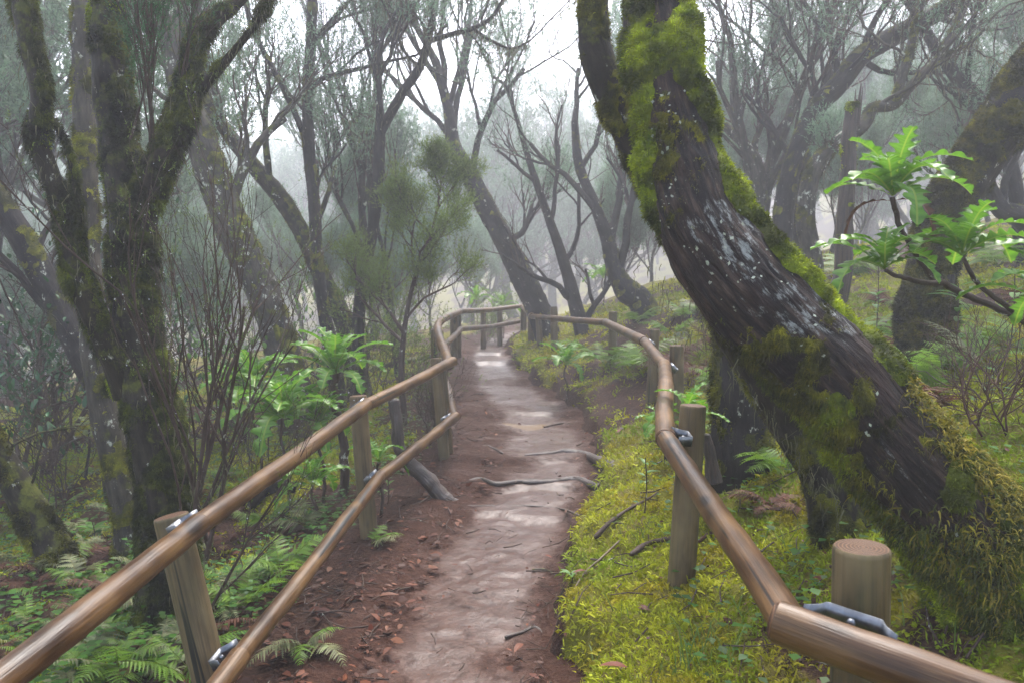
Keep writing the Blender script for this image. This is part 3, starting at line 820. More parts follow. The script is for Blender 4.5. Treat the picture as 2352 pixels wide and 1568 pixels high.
def unit(v): return v / (np.linalg.norm(v) + 1e-9)
def grow(out, tips, p, d, L, r, lvl, o, rng):
    """recursive branch: appends (points, radii, level)"""
    n = 7 if lvl < 2 else 5
    pts = [p]; dirs = [d]; step = L / (n - 1)
    for k in range(n - 1):
        d = unit(d + rng.normal(size=3) * o['wob'] + np.array([0, 0, o['up']]) * (1 if lvl else .4))
        p = p + d * step; pts.append(p); dirs.append(d)
    rad = r * np.linspace(1, o['tap'] if lvl < o['lv'] else .35, n)
    out.append((np.array(pts), rad, lvl))
    if lvl >= o['lv']:
        tips.append((pts[-1], dirs[-1])); tips.append((pts[-3], dirs[-3])); return
    nc = o['nc'][lvl]
    for k in range(nc):
        t = o['t0'] + (1 - o['t0']) * (k + rng.random()) / nc
        f = t * (n - 1); i = min(int(f), n - 2); q = pts[i] + (pts[i + 1] - pts[i]) * (f - i)
        a = np.cross(dirs[i], rng.normal(size=3)); a = unit(a)
        ang = math.radians(rng.uniform(*o['ang']))
        dd = unit(dirs[i] * math.cos(ang) + a * math.sin(ang) + np.array([0, 0, .15]))
        grow(out, tips, q, dd, L * rng.uniform(*o['ls']), max(rad[i] * rng.uniform(.45, .7), o['rmin']), lvl + 1, o, rng)
    tips.append((pts[-1], dirs[-1]))
DEF = dict(wob=.16, up=.10, tap=.55, lv=3, nc=[4, 4, 4], t0=.3, ang=(18, 48), ls=(.5, .75), rmin=.003)

def needles(acc, tips, nspray, nneed, L, nl, nw, rng, tintfn=None, spread=.9, up=.5):
    """feathery heath foliage: sprays of thin needles round the twig tips"""
    if not tips: return
    Pt = np.array([t[0] for t in tips]); Dt = np.array([t[1] for t in tips])
    Pt = np.repeat(Pt, nspray, 0); Dt = np.repeat(Dt, nspray, 0); n = len(Pt)
    D = Dt + rng.normal(size=(n, 3)) * spread * .6 + np.array([0, 0, up]); D /= np.linalg.norm(D, axis=1)[:, None]
    S = Pt + rng.normal(size=(n, 3)) * L * .25
    ll = L * (.4 + .8 * rng.random((n, 1)))
    tn = .55 + .75 * rng.random((n, 1)) * np.ones((1, 3))
    if tintfn is not None: tn = tn * tintfn(Pt)
    P0 = np.repeat(S, nneed, 0); DD = np.repeat(D, nneed, 0); LL = np.repeat(ll, nneed, 0); m = len(P0)
    t = rng.random((m, 1)); c = P0 + DD * LL * t
    o = rng.normal(size=(m, 3)); d = DD * .8 + o / np.linalg.norm(o, axis=1)[:, None] * .75; d /= np.linalg.norm(d, axis=1)[:, None]
    s = np.cross(d, rng.normal(size=(m, 3))); s /= np.linalg.norm(s, axis=1)[:, None]
    l = nl * (.6 + .8 * rng.random((m, 1)))
    V = np.stack([c - s * nw, c + s * nw, c + d * l], 1).reshape(-1, 3)
    acc.add(V, np.arange(m)[:, None] * 3 + np.array([[0, 1, 2]]), None, np.repeat(np.repeat(tn, nneed, 0) * (.75 + .5 * rng.random((m, 1))), 3, 0))

def branches_mesh(name, out, m, parent, lv0=0, lv1=9, sides=(9, 6, 4, 3, 3), world=True):
    acc = Acc()
    for pts, rad, lvl in out:
        if lvl < lv0 or lvl > lv1: continue
        tube(acc, pts, rad, sides[min(lvl, 4)], None, lvl < 2)
    return acc.build(name, m, parent, world=world)

def px_line(pl, n):
    C = np.array([P(a, b, d) for a, b, w, d in pl]); rad = np.array([w * d / F / 2 for a, b, w, d in pl])
    return resample(C, n), resample(rad[:, None], n)[:, 0]

def base_of(C):
    """index 0 is the foot: sink it into the ground"""
    return np.array([C[0][0], C[0][1], tz(C[0][0], C[0][1])])

def sink(pl):
    """extend a pixel polyline (first point = foot) down into the ground"""
    a, b, w, d = pl[0]; p = P(a, b, d); z = tz(p[0], p[1])
    q = list(pl)
    if p[2] > z - .1:
        bb = b + (p[2] - z + .12) * F / d
        a2, b2 = pl[1][0], pl[1][1]
        sl = (a - a2) / max(30, (b - b2)); q = [(a + sl * (bb - b) * .4, bb, w * 1.25, d)] + q
    return q

# ================================================================ the big leaning mossy tree
big = [(2400, 1760, 640, 2.36), (2380, 1580, 470, 2.38), (2345, 1430, 350, 2.40), (2275, 1290, 285, 2.42), (2190, 1180, 258, 2.45), (2108, 1090, 246, 2.47), (2018, 990, 244, 2.5), (1936, 893, 234, 2.53), (1836, 790, 224, 2.57), (1742, 698, 226, 2.6),
       (1665, 606, 214, 2.63), (1612, 518, 196, 2.66), (1582, 438, 186, 2.7), (1552, 330, 172, 2.74), (1528, 215, 168, 2.78), (1517, 90, 166, 2.82), (1510, -40, 158, 2.86), (1500, -200, 150, 2.95), (1490, -420, 130, 3.05)]
C0 = P(2310, 1520, 2.4)
tr = thing('leaning_heath_tree', (C0[0], C0[1], tz(C0[0], C0[1])), 'big dark leaning tree with bright moss cushions, rooted in a shaggy moss mound', 'tree')
gb = trunk_grid(big, 640, 210, .11, 4.5, 3, .10)
V, N, X = gb
def blob(V, lst):
    t = np.zeros(V.shape[:-1])
    for x, y, d, r, s in lst:
        c = P(x, y, d); t = t + s * np.exp(-(((V - c) ** 2).sum(-1)) / r ** 2)
    return t
lich = blob(V, [(1670, 525, 2.52, .10, 1), (1690, 570, 2.50, .10, 1.1), (1780, 700, 2.48, .10, .8), (1850, 730, 2.46, .10, .7), (1920, 760, 2.46, .08, .6), (1540, 360, 2.63, .09, .5), (1640, 500, 2.55, .08, .6), (2040, 1040, 2.34, .12, .5), (2110, 1120, 2.3, .10, .5), (1880, 700, 2.48, .08, .8)])
lich2 = blob(V, [(1560, 300, 2.65, .2, .9), (1530, 380, 2.62, .15, .9), (1590, 480, 2.58, .15, .8), (1640, 560, 2.5, .12, .8), (2020, 1000, 2.35, .2, .8), (1720, 650, 2.5, .1, .5)])
bark_part('trunk', [gb], M['big'], tr, [np.stack([np.clip(lich, 0, 1), np.clip(lich2, 0, 1), lich * 0], -1)])
def big_extra(V):
    cush = blob(V, [(1800, 615, 2.6, .10, .6), (1840, 655, 2.58, .07, .6), (1725, 535, 2.62, .065, .5), (1665, 450, 2.66, .07, .45), (1630, 420, 2.68, .06, .4),
                    (1495, 330, 2.64, .07, .5), (1570, 110, 2.7, .10, .26), (1470, 110, 2.74, .09, .24), (1465, 260, 2.7, .07, .25), (1590, 230, 2.7, .08, .5), (1590, 60, 2.75, .1, .35),
                    (1930, 940, 2.40, .075, .14), (1830, 838, 2.43, .045, .34), (1660, 750, 2.50, .08, .3), (1720, 850, 2.46, .07, .26), (1960, 830, 2.47, .08, .42), (2030, 870, 2.46, .08, .5),
                    (2000, 1170, 2.35, .08, .2), (1880, 1010, 2.4, .08, .14), (2170, 1090, 2.36, .09, .38), (2180, 1130, 2.33, .07, .35), (1480, 560, 2.62, .06, .25), (1540, 640, 2.56, .06, .35)])
    bare = blob(V, [(1600, 560, 2.54, .16, -.32), (1660, 640, 2.5, .17, -.36), (1760, 730, 2.46, .17, -.36), (1870, 780, 2.43, .13, -.3), (1570, 430, 2.6, .12, -.22), (1980, 960, 2.38, .08, -.1), (2070, 1090, 2.32, .16, -.26), (2130, 1190, 2.28, .14, -.28), (2020, 1120, 2.34, .10, -.2), (1920, 860, 2.42, .09, -.15)])
    y = V[..., 2]
    up = sst(1.9, 2.3, y) * 0 + sst(1.75, 2.0, V[..., 2]) * .01 - .25 * np.exp(-(((V - P(1530, 300, 2.68)) * np.array([1.6, .5, .55])) ** 2).sum(-1) / .1 ** 2) + sst(.95, .6, y) * .32
    # more on the two flanks of the stem than on the face above the path
    n = N if V.shape == N.shape else 0 * V
    under = .17 * sst(.55, .95, n @ np.array([-.75, .1, -.62])) + .10 * sst(.7, 1.0, n @ np.array([.72, 0, .7]))
    return cush + bare + up + under
moss_part([gb], tr, .60, 6.5, .042, M['moss'], 80000, .014, .0034, 12, .05, .26, big_extra, tint=np.array([1.0, 1.0, 1.0]))
# brown green thready moss on the lower flank
def low_extra(V):
    return blob(V, [(1800, 900, 2.44, .16, .14), (1880, 990, 2.4, .18, .15), (1960, 1090, 2.36, .18, .15), (1900, 800, 2.44, .1, .15), (1850, 790, 2.46, .08, .15), (2000, 880, 2.44, .1, .12), (1700, 800, 2.48, .12, .14), (1550, 700, 2.56, .1, .2), (1520, 250, 2.66, .2, .1)]) + blob(V, [(2110, 1150, 2.3, .12, -.3), (1680, 640, 2.5, .2, -.3)])
moss_part([gb], tr, .62, 13, .012, M['moss_dark'], 26000, .020, .0022, 44, -.12, .05, low_extra, name='thread_moss', tint=np.array([1.2, 1.05, .9]), droop=.7)
# feather moss on the root mound and up the right flank
acc = Acc()
q = gridq(*V.shape[:2]); VV = V.reshape(-1, 3)
zc = VV[q].mean(1); right = N.reshape(-1, 3)[q[:, 0]][:, 0]
up_ = N.reshape(-1, 3)[q[:, 0]][:, 2]
w = sst(.92, .58, zc[:, 2]) + 1.2 * sst(.0, .6, right) * sst(1.3, .85, zc[:, 2]) * sst(-.2, .5, up_ + right * .5)
w = w * (.25 + fbm(zc * 9, 61, 2))
p, nn, fi = pick(VV, q, w + 1e-9, 52000)
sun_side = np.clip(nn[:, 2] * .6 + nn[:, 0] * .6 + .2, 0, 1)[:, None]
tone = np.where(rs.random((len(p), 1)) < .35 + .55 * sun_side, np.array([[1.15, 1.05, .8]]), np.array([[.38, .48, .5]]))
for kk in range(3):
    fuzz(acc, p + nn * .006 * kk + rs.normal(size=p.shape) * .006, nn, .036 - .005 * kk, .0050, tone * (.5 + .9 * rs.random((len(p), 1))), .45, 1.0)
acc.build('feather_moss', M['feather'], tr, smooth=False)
# leaf lichen flakes
acc = Acc(); cz = zc
w = (blob(cz, [(1560, 300, 2.66, .22, 1), (1535, 370, 2.62, .13, 1.2), (1600, 500, 2.58, .15, 1), (1660, 540, 2.54, .12, 1.2), (2020, 1010, 2.38, .2, .6), (1730, 640, 2.5, .15, .8), (1870, 760, 2.46, .1, .5), (2150, 1200, 2.3, .2, .3)]) + .001) * (.04 + sst(.47, .6, fbm(cz * 12, 71, 2)))
p, nn, fi = pick(VV, q, w, 170)
for kk in range(3):
    a = np.cross(nn, rs.normal(size=p.shape)); a /= np.linalg.norm(a, axis=1)[:, None]; s = np.cross(nn, a)
    L = (.002 + .006 * rs.random((len(p), 1)) ** 2); c = p + nn * (.004 + .004 * rs.random((len(p), 1)))
    Q = np.stack([c - a * L, c + s * L * .7 + nn * L * .3, c + a * L + nn * L * .7, c - s * L * .6 + nn * L * .2], 1).reshape(-1, 3)
    acc.add(Q, None, np.arange(len(p))[:, None] * 4 + np.array([[0, 1, 2, 3]]), np.repeat((.7 + .5 * rs.random((len(p), 1))) * np.ones((1, 3)), 4, 0))
acc.build('leaf_lichen', M['lichen'], tr, smooth=False)
# drip threads under the stem
acc = Acc(); lowline = [P(1480, 600, 2.6), P(1530, 690, 2.58), P(1600, 780, 2.55), P(1700, 880, 2.5), P(1790, 980, 2.46), P(1870, 1090, 2.42), P(1930, 1180, 2.4)]
beards(acc, lowline, 240, .02, .10, .0016, rs, .03)
acc.build('hanging_moss', M['beard'], tr, smooth=False)

# second, mossy stem behind the big trunk
st = [(1700, 760, 110, 3.25), (1600, 560, 105, 3.2), (1500, 400, 92, 3.15), (1440, 290, 84, 3.1), (1395, 200, 78, 3.1), (1368, 110, 74, 3.1), (1362, 10, 70, 3.1), (1360, -120, 64, 3.15), (1340, -330, 52, 3.2)]
st2 = [(1900, 1100, 120, 3.3), (1800, 930, 115, 3.3)] + st
st2 = sink(st2)
C, rad = px_line(st2, 4); b0 = P(*[st2[0][i] for i in (0, 1, 3)])
t2 = thing('slender_heath_tree', (b0[0], b0[1], tz(b0[0], b0[1])), 'slimmer mossy stem curving up from behind the big leaning trunk', 'tree')
g2 = trunk_grid(st2, 200, 56, .14, 7, 23, .04)
bark_part('trunk', [g2], M['bark_moss'], t2)
moss_part([g2], t2, .52, 9, .016, M['moss_dark'], 16000, .013, .0028, 31, .12, .12, None, tint=np.array([1.3, 1.2, 1]))

# ================================================================ forked mossy tree on the left
def limb(pl, n, ns, seed, rough=.13): return trunk_grid(pl, n, ns, rough, 8, seed, .05)
D = 3.75
main = sink([(392, 1420, 150, D), (388, 1300, 126, D), (383, 1160, 120, D), (352, 950, 122, D), (318, 780, 104, D), (303, 640, 90, D), (300, 540, 94, D), (300, 470, 86, D)])
pa = [(303, 620, 90, D), (296, 480, 86, D + .02), (278, 370, 84, D + .05), (263, 250, 86, D + .08), (252, 120, 80, D + .1), (240, -60, 74, D + .15), (225, -300, 60, D + .2)]
pb = [(310, 640, 90, D), (325, 500, 74, D - .05), (360, 395, 70, D - .08), (398, 315, 62, D - .1), (425, 235, 54, D - .1), (440, 150, 44, D - .08), (466, 74, 40, D - .05), (530, 14, 34, D), (600, -60, 28, D + .05), (650, -180, 20, D + .1)]
pc = [(425, 240, 34, D - .1), (452, 210, 30, D - .12), (500, 163, 22, D - .15), (550, 102, 18, D - .2), (592, 52, 16, D - .22), (604, 24, 14, D - .24), (632, -12, 10, D - .25)]
pl_ = [(300, 900, 80, D), (250, 790, 66, D - .1), (212, 715, 58, D - .15), (175, 620, 52, D - .2), (150, 490, 48, D - .25), (112, 395, 44, D - .28), (90, 310, 40, D - .3), (92, 215, 42, D - .3), (72, 120, 46, D - .3), (54, 30, 46, D - .3), (44, -60, 42, D - .3), (30, -260, 34, D - .3)]
pm = [(184, 560, 18, D - .2), (178, 480, 18, D - .2), (166, 390, 14, D - .22), (150, 330, 11, D - .24), (122, 280, 9, D - .25), (100, 255, 6, D - .26)]
b0 = P(392, 1500, D)
tl = thing('forked_heath_tree', (b0[0], b0[1], tz(b0[0], b0[1])), 'dark forked tree thick with hanging moss, standing close behind the two rail fence', 'tree')
g_main = limb(main, 230, 72, 5); g_a = limb(pa, 130, 48, 6); g_b = limb(pb, 150, 40, 7); g_c = limb(pc, 80, 20, 8, .2); g_l = limb(pl_, 170, 40, 9); g_m = limb(pm, 60, 14, 10, .2)
bark_part('trunk', [g_main], M['bark_moss'], tl)
for gg in (g_a, g_b, g_l): bark_part('limb', [gg], M['bark_moss'], tl)
for gg in (g_c, g_m): bark_part('branch', [gg], M['bark_moss'], tl)
moss_part([g_main, g_a, g_b, g_l, g_c, g_m], tl, .42, 8, .020, M['moss_dark'], 110000, .018, .0030, 51, .06, .12, lambda V: .10 * sst(.9, .2, V[..., 2]), droop=.6, tint=np.array([.55, .62, .45]))
moss_part([g_main, g_a, g_l], tl, .70, 5, .016, M['moss'], 12000, .012, .0028, 57, .02, .3, lambda V: -.10 * (V[..., 0] > -1.75 + 0 * V[..., 0]), name='bright_moss', tint=np.array([.8, .85, 1]))
acc = Acc()
for pl, n in ((pa, 240), (pb, 500), (pl_, 600), (pc, 260), (main, 500), (pm, 100)):
    C, rad = px_line(pl, 60); beards(acc, C, n, .02, .11, .002, rs, float(rad.mean()) * .8)
acc.build('hanging_moss', M['beard'], tl, smooth=False)
# fine dark twigs rising from the right hand limb
out, tips = [], []
g = np.random.default_rng(4)
o = dict(DEF, lv=3, nc=[7, 5, 3], ang=(12, 34), up=.10, wob=.07, ls=(.4, .62), rmin=.0016, t0=.15)
for x, y, dx_, L, r in ((362, 380, -.02, 1.15, .010), (345, 470, .02, 1.0, .007), (400, 300, .15, .7, .006), (300, 320, .35, .55, .006)):
    grow(out, tips, P(x, y, D - .1), unit(np.array([dx_, -.05, 1.0])), L, r, 0, o, g)
branches_mesh('twigs', out, M['twig'], tl)
acc = Acc(); needles(acc, tips, 3, 14, .09, .014, .0011, g); acc.build('crown', M['heath'], tl, smooth=False)

# pale stem behind it
pp_ = sink([(290, 1180, 66, 4.7), (230, 900, 60, 4.7), (208, 700, 56, 4.75), (198, 450, 52, 4.8), (192, 200, 48, 4.9), (188, -40, 44, 5.0), (190, -300, 40, 5.1)])
b0 = P(300, 1250, 4.7); tp_ = thing('pale_heath_tree', (b0[0], b0[1], tz(b0[0], b0[1])), 'straight pale lichened stem half hidden behind the dark forked tree', 'tree')
gp = trunk_grid(pp_, 170, 40, .12, 7, 15, .05); bark_part('trunk', [gp], M['bark_pale'], tp_)
moss_part([gp], tp_, .56, 8, .014, M['moss_dark'], 9000, .018, .0035, 16, .02, .1, None, tint=np.array([1.4, 1.3, 1.2]))

# ================================================================ trees told apart one by one
ZN = [0]
def tree(name, label, pl, m, n=110, ns=24, o=None, seeds=1, kids=(), crown=None, moss=None, beard=0, rough=.12, limbs=(), top=True, fol='heath_far', twl=1.0, cat='tree', need=(3, 10, .22, .04, .0045)):
    """pl: foot first. kids: (t along stem, length, radius factor, direction)"""
    ZN[0] += 1; g = np.random.default_rng(100 + ZN[0])
    pl = sink(pl); C, rad = px_line(pl, n)
    b = np.array([C[0][0], C[0][1], tz(C[0][0], C[0][1])])
    root = thing(name, b, label, cat)
    gt = grid3(C, rad, ns, rough, 6, ZN[0], .04)
    grids = [gt]; bark_part('trunk', [gt], m, root)
    ax = [(C, rad)]
    for lp in limbs:
        Cl, rl = px_line(lp, max(24, n // 2)); gl = grid3(Cl, rl, max(8, ns // 2), rough, 8, ZN[0] + 50, .03); grids.append(gl); bark_part('limb', [gl], m, root); ax.append((Cl, rl))
    out, tips = [], []
    oo = dict(DEF); oo.update(o or {})
    for t, L, rf, dr in kids:
        a, tt = (int(t), t - int(t)); Cx, rx = ax[a]; i = min(int(tt * (len(Cx) - 1)), len(Cx) - 2)
        along = unit(Cx[i + 1] - Cx[i])
        dd = unit(np.array(dr, float) + g.normal(size=3) * .12 + along * .3)
        grow(out, tips, Cx[i], dd, L, max(.004, rx[i] * rf), 0, oo, g)
    if top:
        for Cx, rx in ax:
            grow(out, tips, Cx[-1], unit(Cx[-1] - Cx[-3]), twl, rx[-1] * .95, 0, oo, g)
    branches_mesh('branch', out, m, root, 0, 1); branches_mesh('twigs', out, M['twig'], root, 2, 9)
    if crown:
        acc = Acc(); k = need; needles(acc, tips if crown >= 1 else [t for t in tips if g.random() < crown], k[0], k[1], k[2], k[3], k[4], g)
        acc.build('crown', M[fol], root, smooth=False)
    if moss: moss_part(grids, root, moss[0], 8, moss[1], M['moss_dark'], moss[2], .022, .005, ZN[0], .14, .1, None, tint=np.array([1.3, 1.2, 1]))
    if beard:
        acc = Acc()
        for Cx, rx in ax: beards(acc, Cx, beard, .03, .16, .0035, g, float(rx.mean()))
        for pts, r_, lv in out:
            if lv <= 1: beards(acc, pts, max(2, beard // 10), .03, .2, .004, g, .01)
        acc.build('hanging_moss', M['beard'], root, smooth=False)
    return root
U = (0, 0, 1)
tree('dark_heath_tree', 'bare dark trunk leaning left in the gloom, its foot hidden by the forked tree', [(250, 960, 60, 6.2), (212, 865, 58, 6.2), (152, 745, 58, 6.2), (92, 622, 58, 6.2), (22, 500, 56, 6.2), (-60, 390, 52, 6.2), (-150, 250, 46, 6.2)], M['bark_dark'],
     kids=[(.45, .9, .35, (-1, 0, .25)), (.35, .8, .3, (-.9, .3, .1)), (.6, .8, .3, (.5, .3, .8))], moss=(.62, .014, 1500))
tree('stooping_mossy_tree', 'short mossy trunk slanting down to the ferns at the edge of the lower bank', [(190, 1400, 95, 4.5), (140, 1288, 82, 4.5), (82, 1190, 74, 4.5), (22, 1085, 66, 4.5), (-45, 985, 56, 4.5), (-140, 880, 50, 4.5)], M['bark_moss'], 130, 40, moss=(.56, .022, 16000), top=False,
     kids=[(.62, .45, .12, (.6, -.1, .8)), (.5, .35, .10, (.8, 0, .4))], o=dict(rmin=.002, lv=2, wob=.3))
tree('lichened_heath_tree', 'stout lichen spotted trunk sweeping up behind the lobed leaf plants', [(690, 960, 100, 7.9), (662, 855, 84, 7.9), (630, 742, 76, 7.9), (590, 640, 76, 7.9), (541, 540, 80, 7.9), (500, 430, 78, 7.9), (462, 325, 72, 7.9), (430, 240, 66, 7.9), (400, 120, 56, 7.9), (380, -20, 48, 8), (360, -200, 40, 8.1)],
     M['bark_pale'], 150, 36, kids=[(.5, 1.2, .35, (.5, .3, .9)), (.62, 1.3, .35, (-.5, .3, .8)), (.75, 1.4, .4, (.6, 0, .8)), (.82, 1.3, .4, (-.6, 0, .9))], crown=1, moss=(.58, .02, 5000), beard=60)
tree('slanting_heath_tree', 'thin slanting trunk leaning left beyond the lichen spotted one', [(820, 850, 52, 9.5), (792, 742, 46, 9.5), (742, 642, 42, 9.5), (690, 530, 40, 9.5), (640, 450, 40, 9.5), (580, 378, 36, 9.5), (515, 295, 32, 9.6), (450, 180, 28, 9.7), (420, 50, 24, 9.8)],
     M['bark_moss'], 110, 20, kids=[(.4, 1.2, .4, (.1, .2, 1)), (.6, 1.4, .45, (.3, .2, 1)), (.7, 1.2, .4, (-.6, .2, .6)), (.85, 1.3, .45, (.5, .2, 1))], crown=1, moss=(.6, .014, 1500), beard=40)
tree('slim_upright_tree', 'slim almost upright dark stem reaching the top of the picture', [(768, 835, 36, 9), (746, 725, 31, 9), (729, 600, 29, 9), (722, 470, 28, 9), (708, 330, 28, 9), (708, 205, 26, 9), (715, 80, 25, 9), (718, -40, 24, 9), (722, -220, 18, 9)], M['bark_dark'], 130, 18,
     limbs=[[(702, 320, 16, 9), (660, 222, 14, 9), (602, 112, 12, 9), (574, 56, 10, 9), (560, -20, 8, 9)], [(706, 215, 14, 9), (740, 182, 12, 9), (800, 165, 10, 9), (860, 150, 8, 9)], [(712, 100, 14, 9), (770, 40, 11, 9), (830, -30, 8, 9)]],
     kids=[(.45, .8, .3, (.5, 0, .9)), (.62, .9, .3, (-.6, 0, .7)), (1.5, .7, .5, (-.4, 0, .8)), (2.3, .6, .5, (.2, 0, -.6)), (2.5, .7, .5, (.5, 0, .8)), (.75, 1.0, .35, (.6, 0, .6))], crown=.5, moss=(.62, .012, 1200), beard=110)
tree('forked_slim_tree', 'slim dark stem forking high, its bare arm hung with clumps of moss', [(822, 850, 30, 8.5), (826, 705, 29, 8.5), (842, 600, 28, 8.5), (860, 500, 28, 8.5), (868, 400, 27, 8.5), (873, 300, 25, 8.5), (872, 225, 14, 8.5), (869, 150, 13, 8.5)], M['bark_dark'], 120, 18,
     limbs=[[(873, 305, 24, 8.5), (920, 222, 22, 8.5), (966, 150, 20, 8.5), (986, 80, 17, 8.5), (1000, 0, 14, 8.5), (1015, -120, 10, 8.5)], [(983, 96, 13, 8.5), (1040, 78, 12, 8.5), (1086, 66, 11, 8.5), (1130, 40, 9, 8.5), (1160, -10, 7, 8.5)], [(1086, 66, 8, 8.5), (1130, 95, 7, 8.5), (1175, 112, 6, 8.5), (1215, 96, 4, 8.5)], [(965, 155, 8, 8.5), (930, 120, 7, 8.5), (905, 60, 6, 8.5)]],
     kids=[(.93, .7, .8, (-.5, 0, 1)), (.95, .8, .8, (.3, 0, 1)), (.98, .8, .8, (0, .2, 1)), (1.6, .7, .35, (-.6, 0, .8)), (2.6, .6, .5, (-.1, 0, 1)), (2.4, .4, .4, (.2, 0, -.4)), (1.35, .6, .3, (.7, 0, .6))], crown=.4, beard=280)
tree('twiggy_heath_tree', 'slender many stemmed heath standing behind the forked slim stem', [(905, 760, 22, 11), (868, 640, 20, 11), (835, 520, 18, 11), (832, 400, 16, 11), (850, 280, 14, 11)], M['bark_dark'], 60, 10,
     kids=[(.2, 2.2, .6, (-.3, 0, 1)), (.35, 2.2, .6, (-.5, 0, 1)), (.5, 2.2, .6, (.1, 0, 1)), (.65, 2.0, .6, (.5, 0, 1)), (.8, 1.6, .7, (-.3, 0, 1))], crown=1, o=dict(nc=[5, 4, 3], up=.16, ang=(12, 32), wob=.1))
tree('sweeping_heath_tree', 'long dark trunk sweeping left over the bend where the fences meet', [(1268, 800, 62, 13), (1232, 702, 58, 13), (1192, 620, 54, 13), (1152, 542, 48, 13), (1112, 470, 45, 13), (1077, 400, 42, 13), (1042, 335, 36, 13), (1030, 250, 24, 13), (1000, 140, 20, 13)], M['bark_dark'], 120, 20,
     kids=[(.93, 2.3, .7, (.1, 0, 1)), (.88, 2.2, .6, (.35, 0, 1)), (.82, 2.4, .55, (-.25, .2, 1)), (.78, 2.2, .5, (.45, 0, 1)), (.72, 2.0, .4, (-.5, 0, 1)), (.35, 1.0, .35, (1, 0, .3)), (.6, 2.0, .4, (.5, .2, 1)), (.97, 2.2, .8, (-.5, 0, 1))], crown=1, o=dict(nc=[5, 4, 3], up=.13, ang=(14, 36)), moss=(.64, .014, 1500), need=(3, 11, .28, .06, .007))
tree('thin_crooked_tree', 'thin crooked stem beside the sweeping trunk, rising over the far rail', [(1342, 790, 38, 12.2), (1322, 700, 33, 12.2), (1294, 600, 26, 12.2), (1260, 500, 20, 12.2), (1225, 400, 16, 12.2), (1196, 305, 12, 12.2)], M['bark_dark'], 80, 14,
     kids=[(.25, .9, .5, (.8, 0, .6)), (.35, 1.1, .5, (-1, 0, .2)), (.5, 1.3, .5, (.8, 0, .7)), (.65, 1.0, .6, (.7, 0, .8)), (.8, .8, .6, (-.6, 0, .7))], beard=40, o=dict(nc=[3, 3, 3]))
tree('bent_heath_tree', 'low bent trunk with a hooked foot between the far posts and the leaning trunk', [(1470, 690, 60, 11.5), (1440, 668, 56, 11.5), (1412, 620, 40, 11.5), (1398, 560, 34, 11.5), (1370, 480, 26, 11.5), (1330, 380, 22, 11.7), (1320, 280, 16, 11.8)], M['bark_dark'], 90, 16,
     kids=[(.4, 1.5, .5, (.5, .2, 1)), (.55, 1.7, .6, (.6, 0, 1)), (.7, 1.5, .6, (-.3, 0, 1)), (.85, 1.4, .6, (.6, 0, 1))], crown=1, moss=(.6, .015, 900), o=dict(up=.14), need=(2, 8, .25, .05, .005))
tree('bushy_young_heath', 'young heath bush with olive green tufts leaning over the corner post', [(926, 940, 17, 7.9), (922, 850, 15, 7.9), (930, 750, 12, 7.9), (950, 650, 10, 7.9), (985, 560, 8, 7.9), (1004, 480, 6, 7.9), (1012, 430, 4, 7.9)], M['twig'], 70, 8,
     kids=[(.42, .75, .7, (-.8, 0, .6)), (.45, .6, .6, (.7, 0, .7)), (.55, .7, .7, (.6, -.2, .7)), (.6, .6, .7, (-.6, .1, .8)), (.7, .55, .8, (.8, 0, .5)), (.75, .5, .8, (-.5, 0, .8)), (.85, .4, .9, (.7, 0, .4)), (.9, .35, .9, (-.3, 0, .9)), (.38, .8, .7, (-.9, -.1, .3))],
     crown=1, fol='heath_y', twl=.25, o=dict(ls=(.38, .6), rmin=.002, nc=[5, 4, 3], ang=(22, 52)), need=(5, 12, .12, .024, .0028), cat='heath bush')
tree('twin_heath_tree', 'upright grey trunk dividing into many bare arms to the right of the leaning tree', [(1748, 720, 62, 10), (1742, 600, 54, 10), (1738, 500, 46, 10), (1742, 420, 40, 10)], M['bark_pale'], 60, 16,
     limbs=[[(1742, 430, 26, 10), (1790, 330, 24, 10), (1840, 200, 22, 10), (1885, 90, 20, 10), (1925, -20, 16, 10)], [(1740, 430, 24, 10), (1710, 330, 20, 10), (1690, 220, 17, 10), (1680, 100, 14, 10)]],
     kids=[(.5, 2.0, .4, (.6, 0, 1)), (.7, 2.0, .4, (-.6, 0, 1)), (.85, 2.0, .45, (.2, .3, 1)), (1.3, 1.6, .5, (.5, 0, 1)), (1.5, 1.5, .5, (-.6, 0, .9)), (2.4, 1.4, .5, (-.7, 0, .9)), (2.6, 1.4, .5, (.5, 0, 1)), (1.75, 1.2, .5, (.6, 0, .8))], crown=1, beard=20, o=dict(up=.12))
tree('arching_heath_tree', 'dark trunk arching far to the right across the misty slope', [(1784, 720, 60, 9), (1792, 590, 52, 9), (1812, 410, 46, 9), (1866, 265, 44, 9), (1928, 192, 46, 9), (1980, 128, 46, 9), (2054, 84, 44, 9), (2154, 30, 40, 9), (2260, -40, 34, 9), (2380, -140, 26, 9)], M['bark_dark'], 130, 20,
     kids=[(.35, 1.2, .4, (.6, 0, .8)), (.5, 1.4, .4, (-.2, 0, 1)), (.6, 1.2, .35, (.2, -.2, 1)), (.72, 1.3, .4, (.3, 0, 1)), (.6, 1.0, .35, (.3, 0, -.3)), (.8, 1.0, .4, (.4, 0, -.5))], beard=60, moss=(.62, .014, 1500), crown=.5)
tree('double_heath_tree', 'second dark stem close beside the arching trunk on the misty slope', [(1836, 700, 42, 9.6), (1830, 560, 36, 9.6), (1826, 450, 32, 9.6), (1850, 350, 28, 9.6), (1878, 270, 24, 9.6), (1905, 150, 18, 9.6)], M['bark_dark'], 80, 14, kids=[(.5, 1.2, .5, (-.6, 0, .8)), (.7, 1.3, .6, (.4, 0, 1)), (.85, 1.2, .6, (-.3, 0, 1))], crown=1)
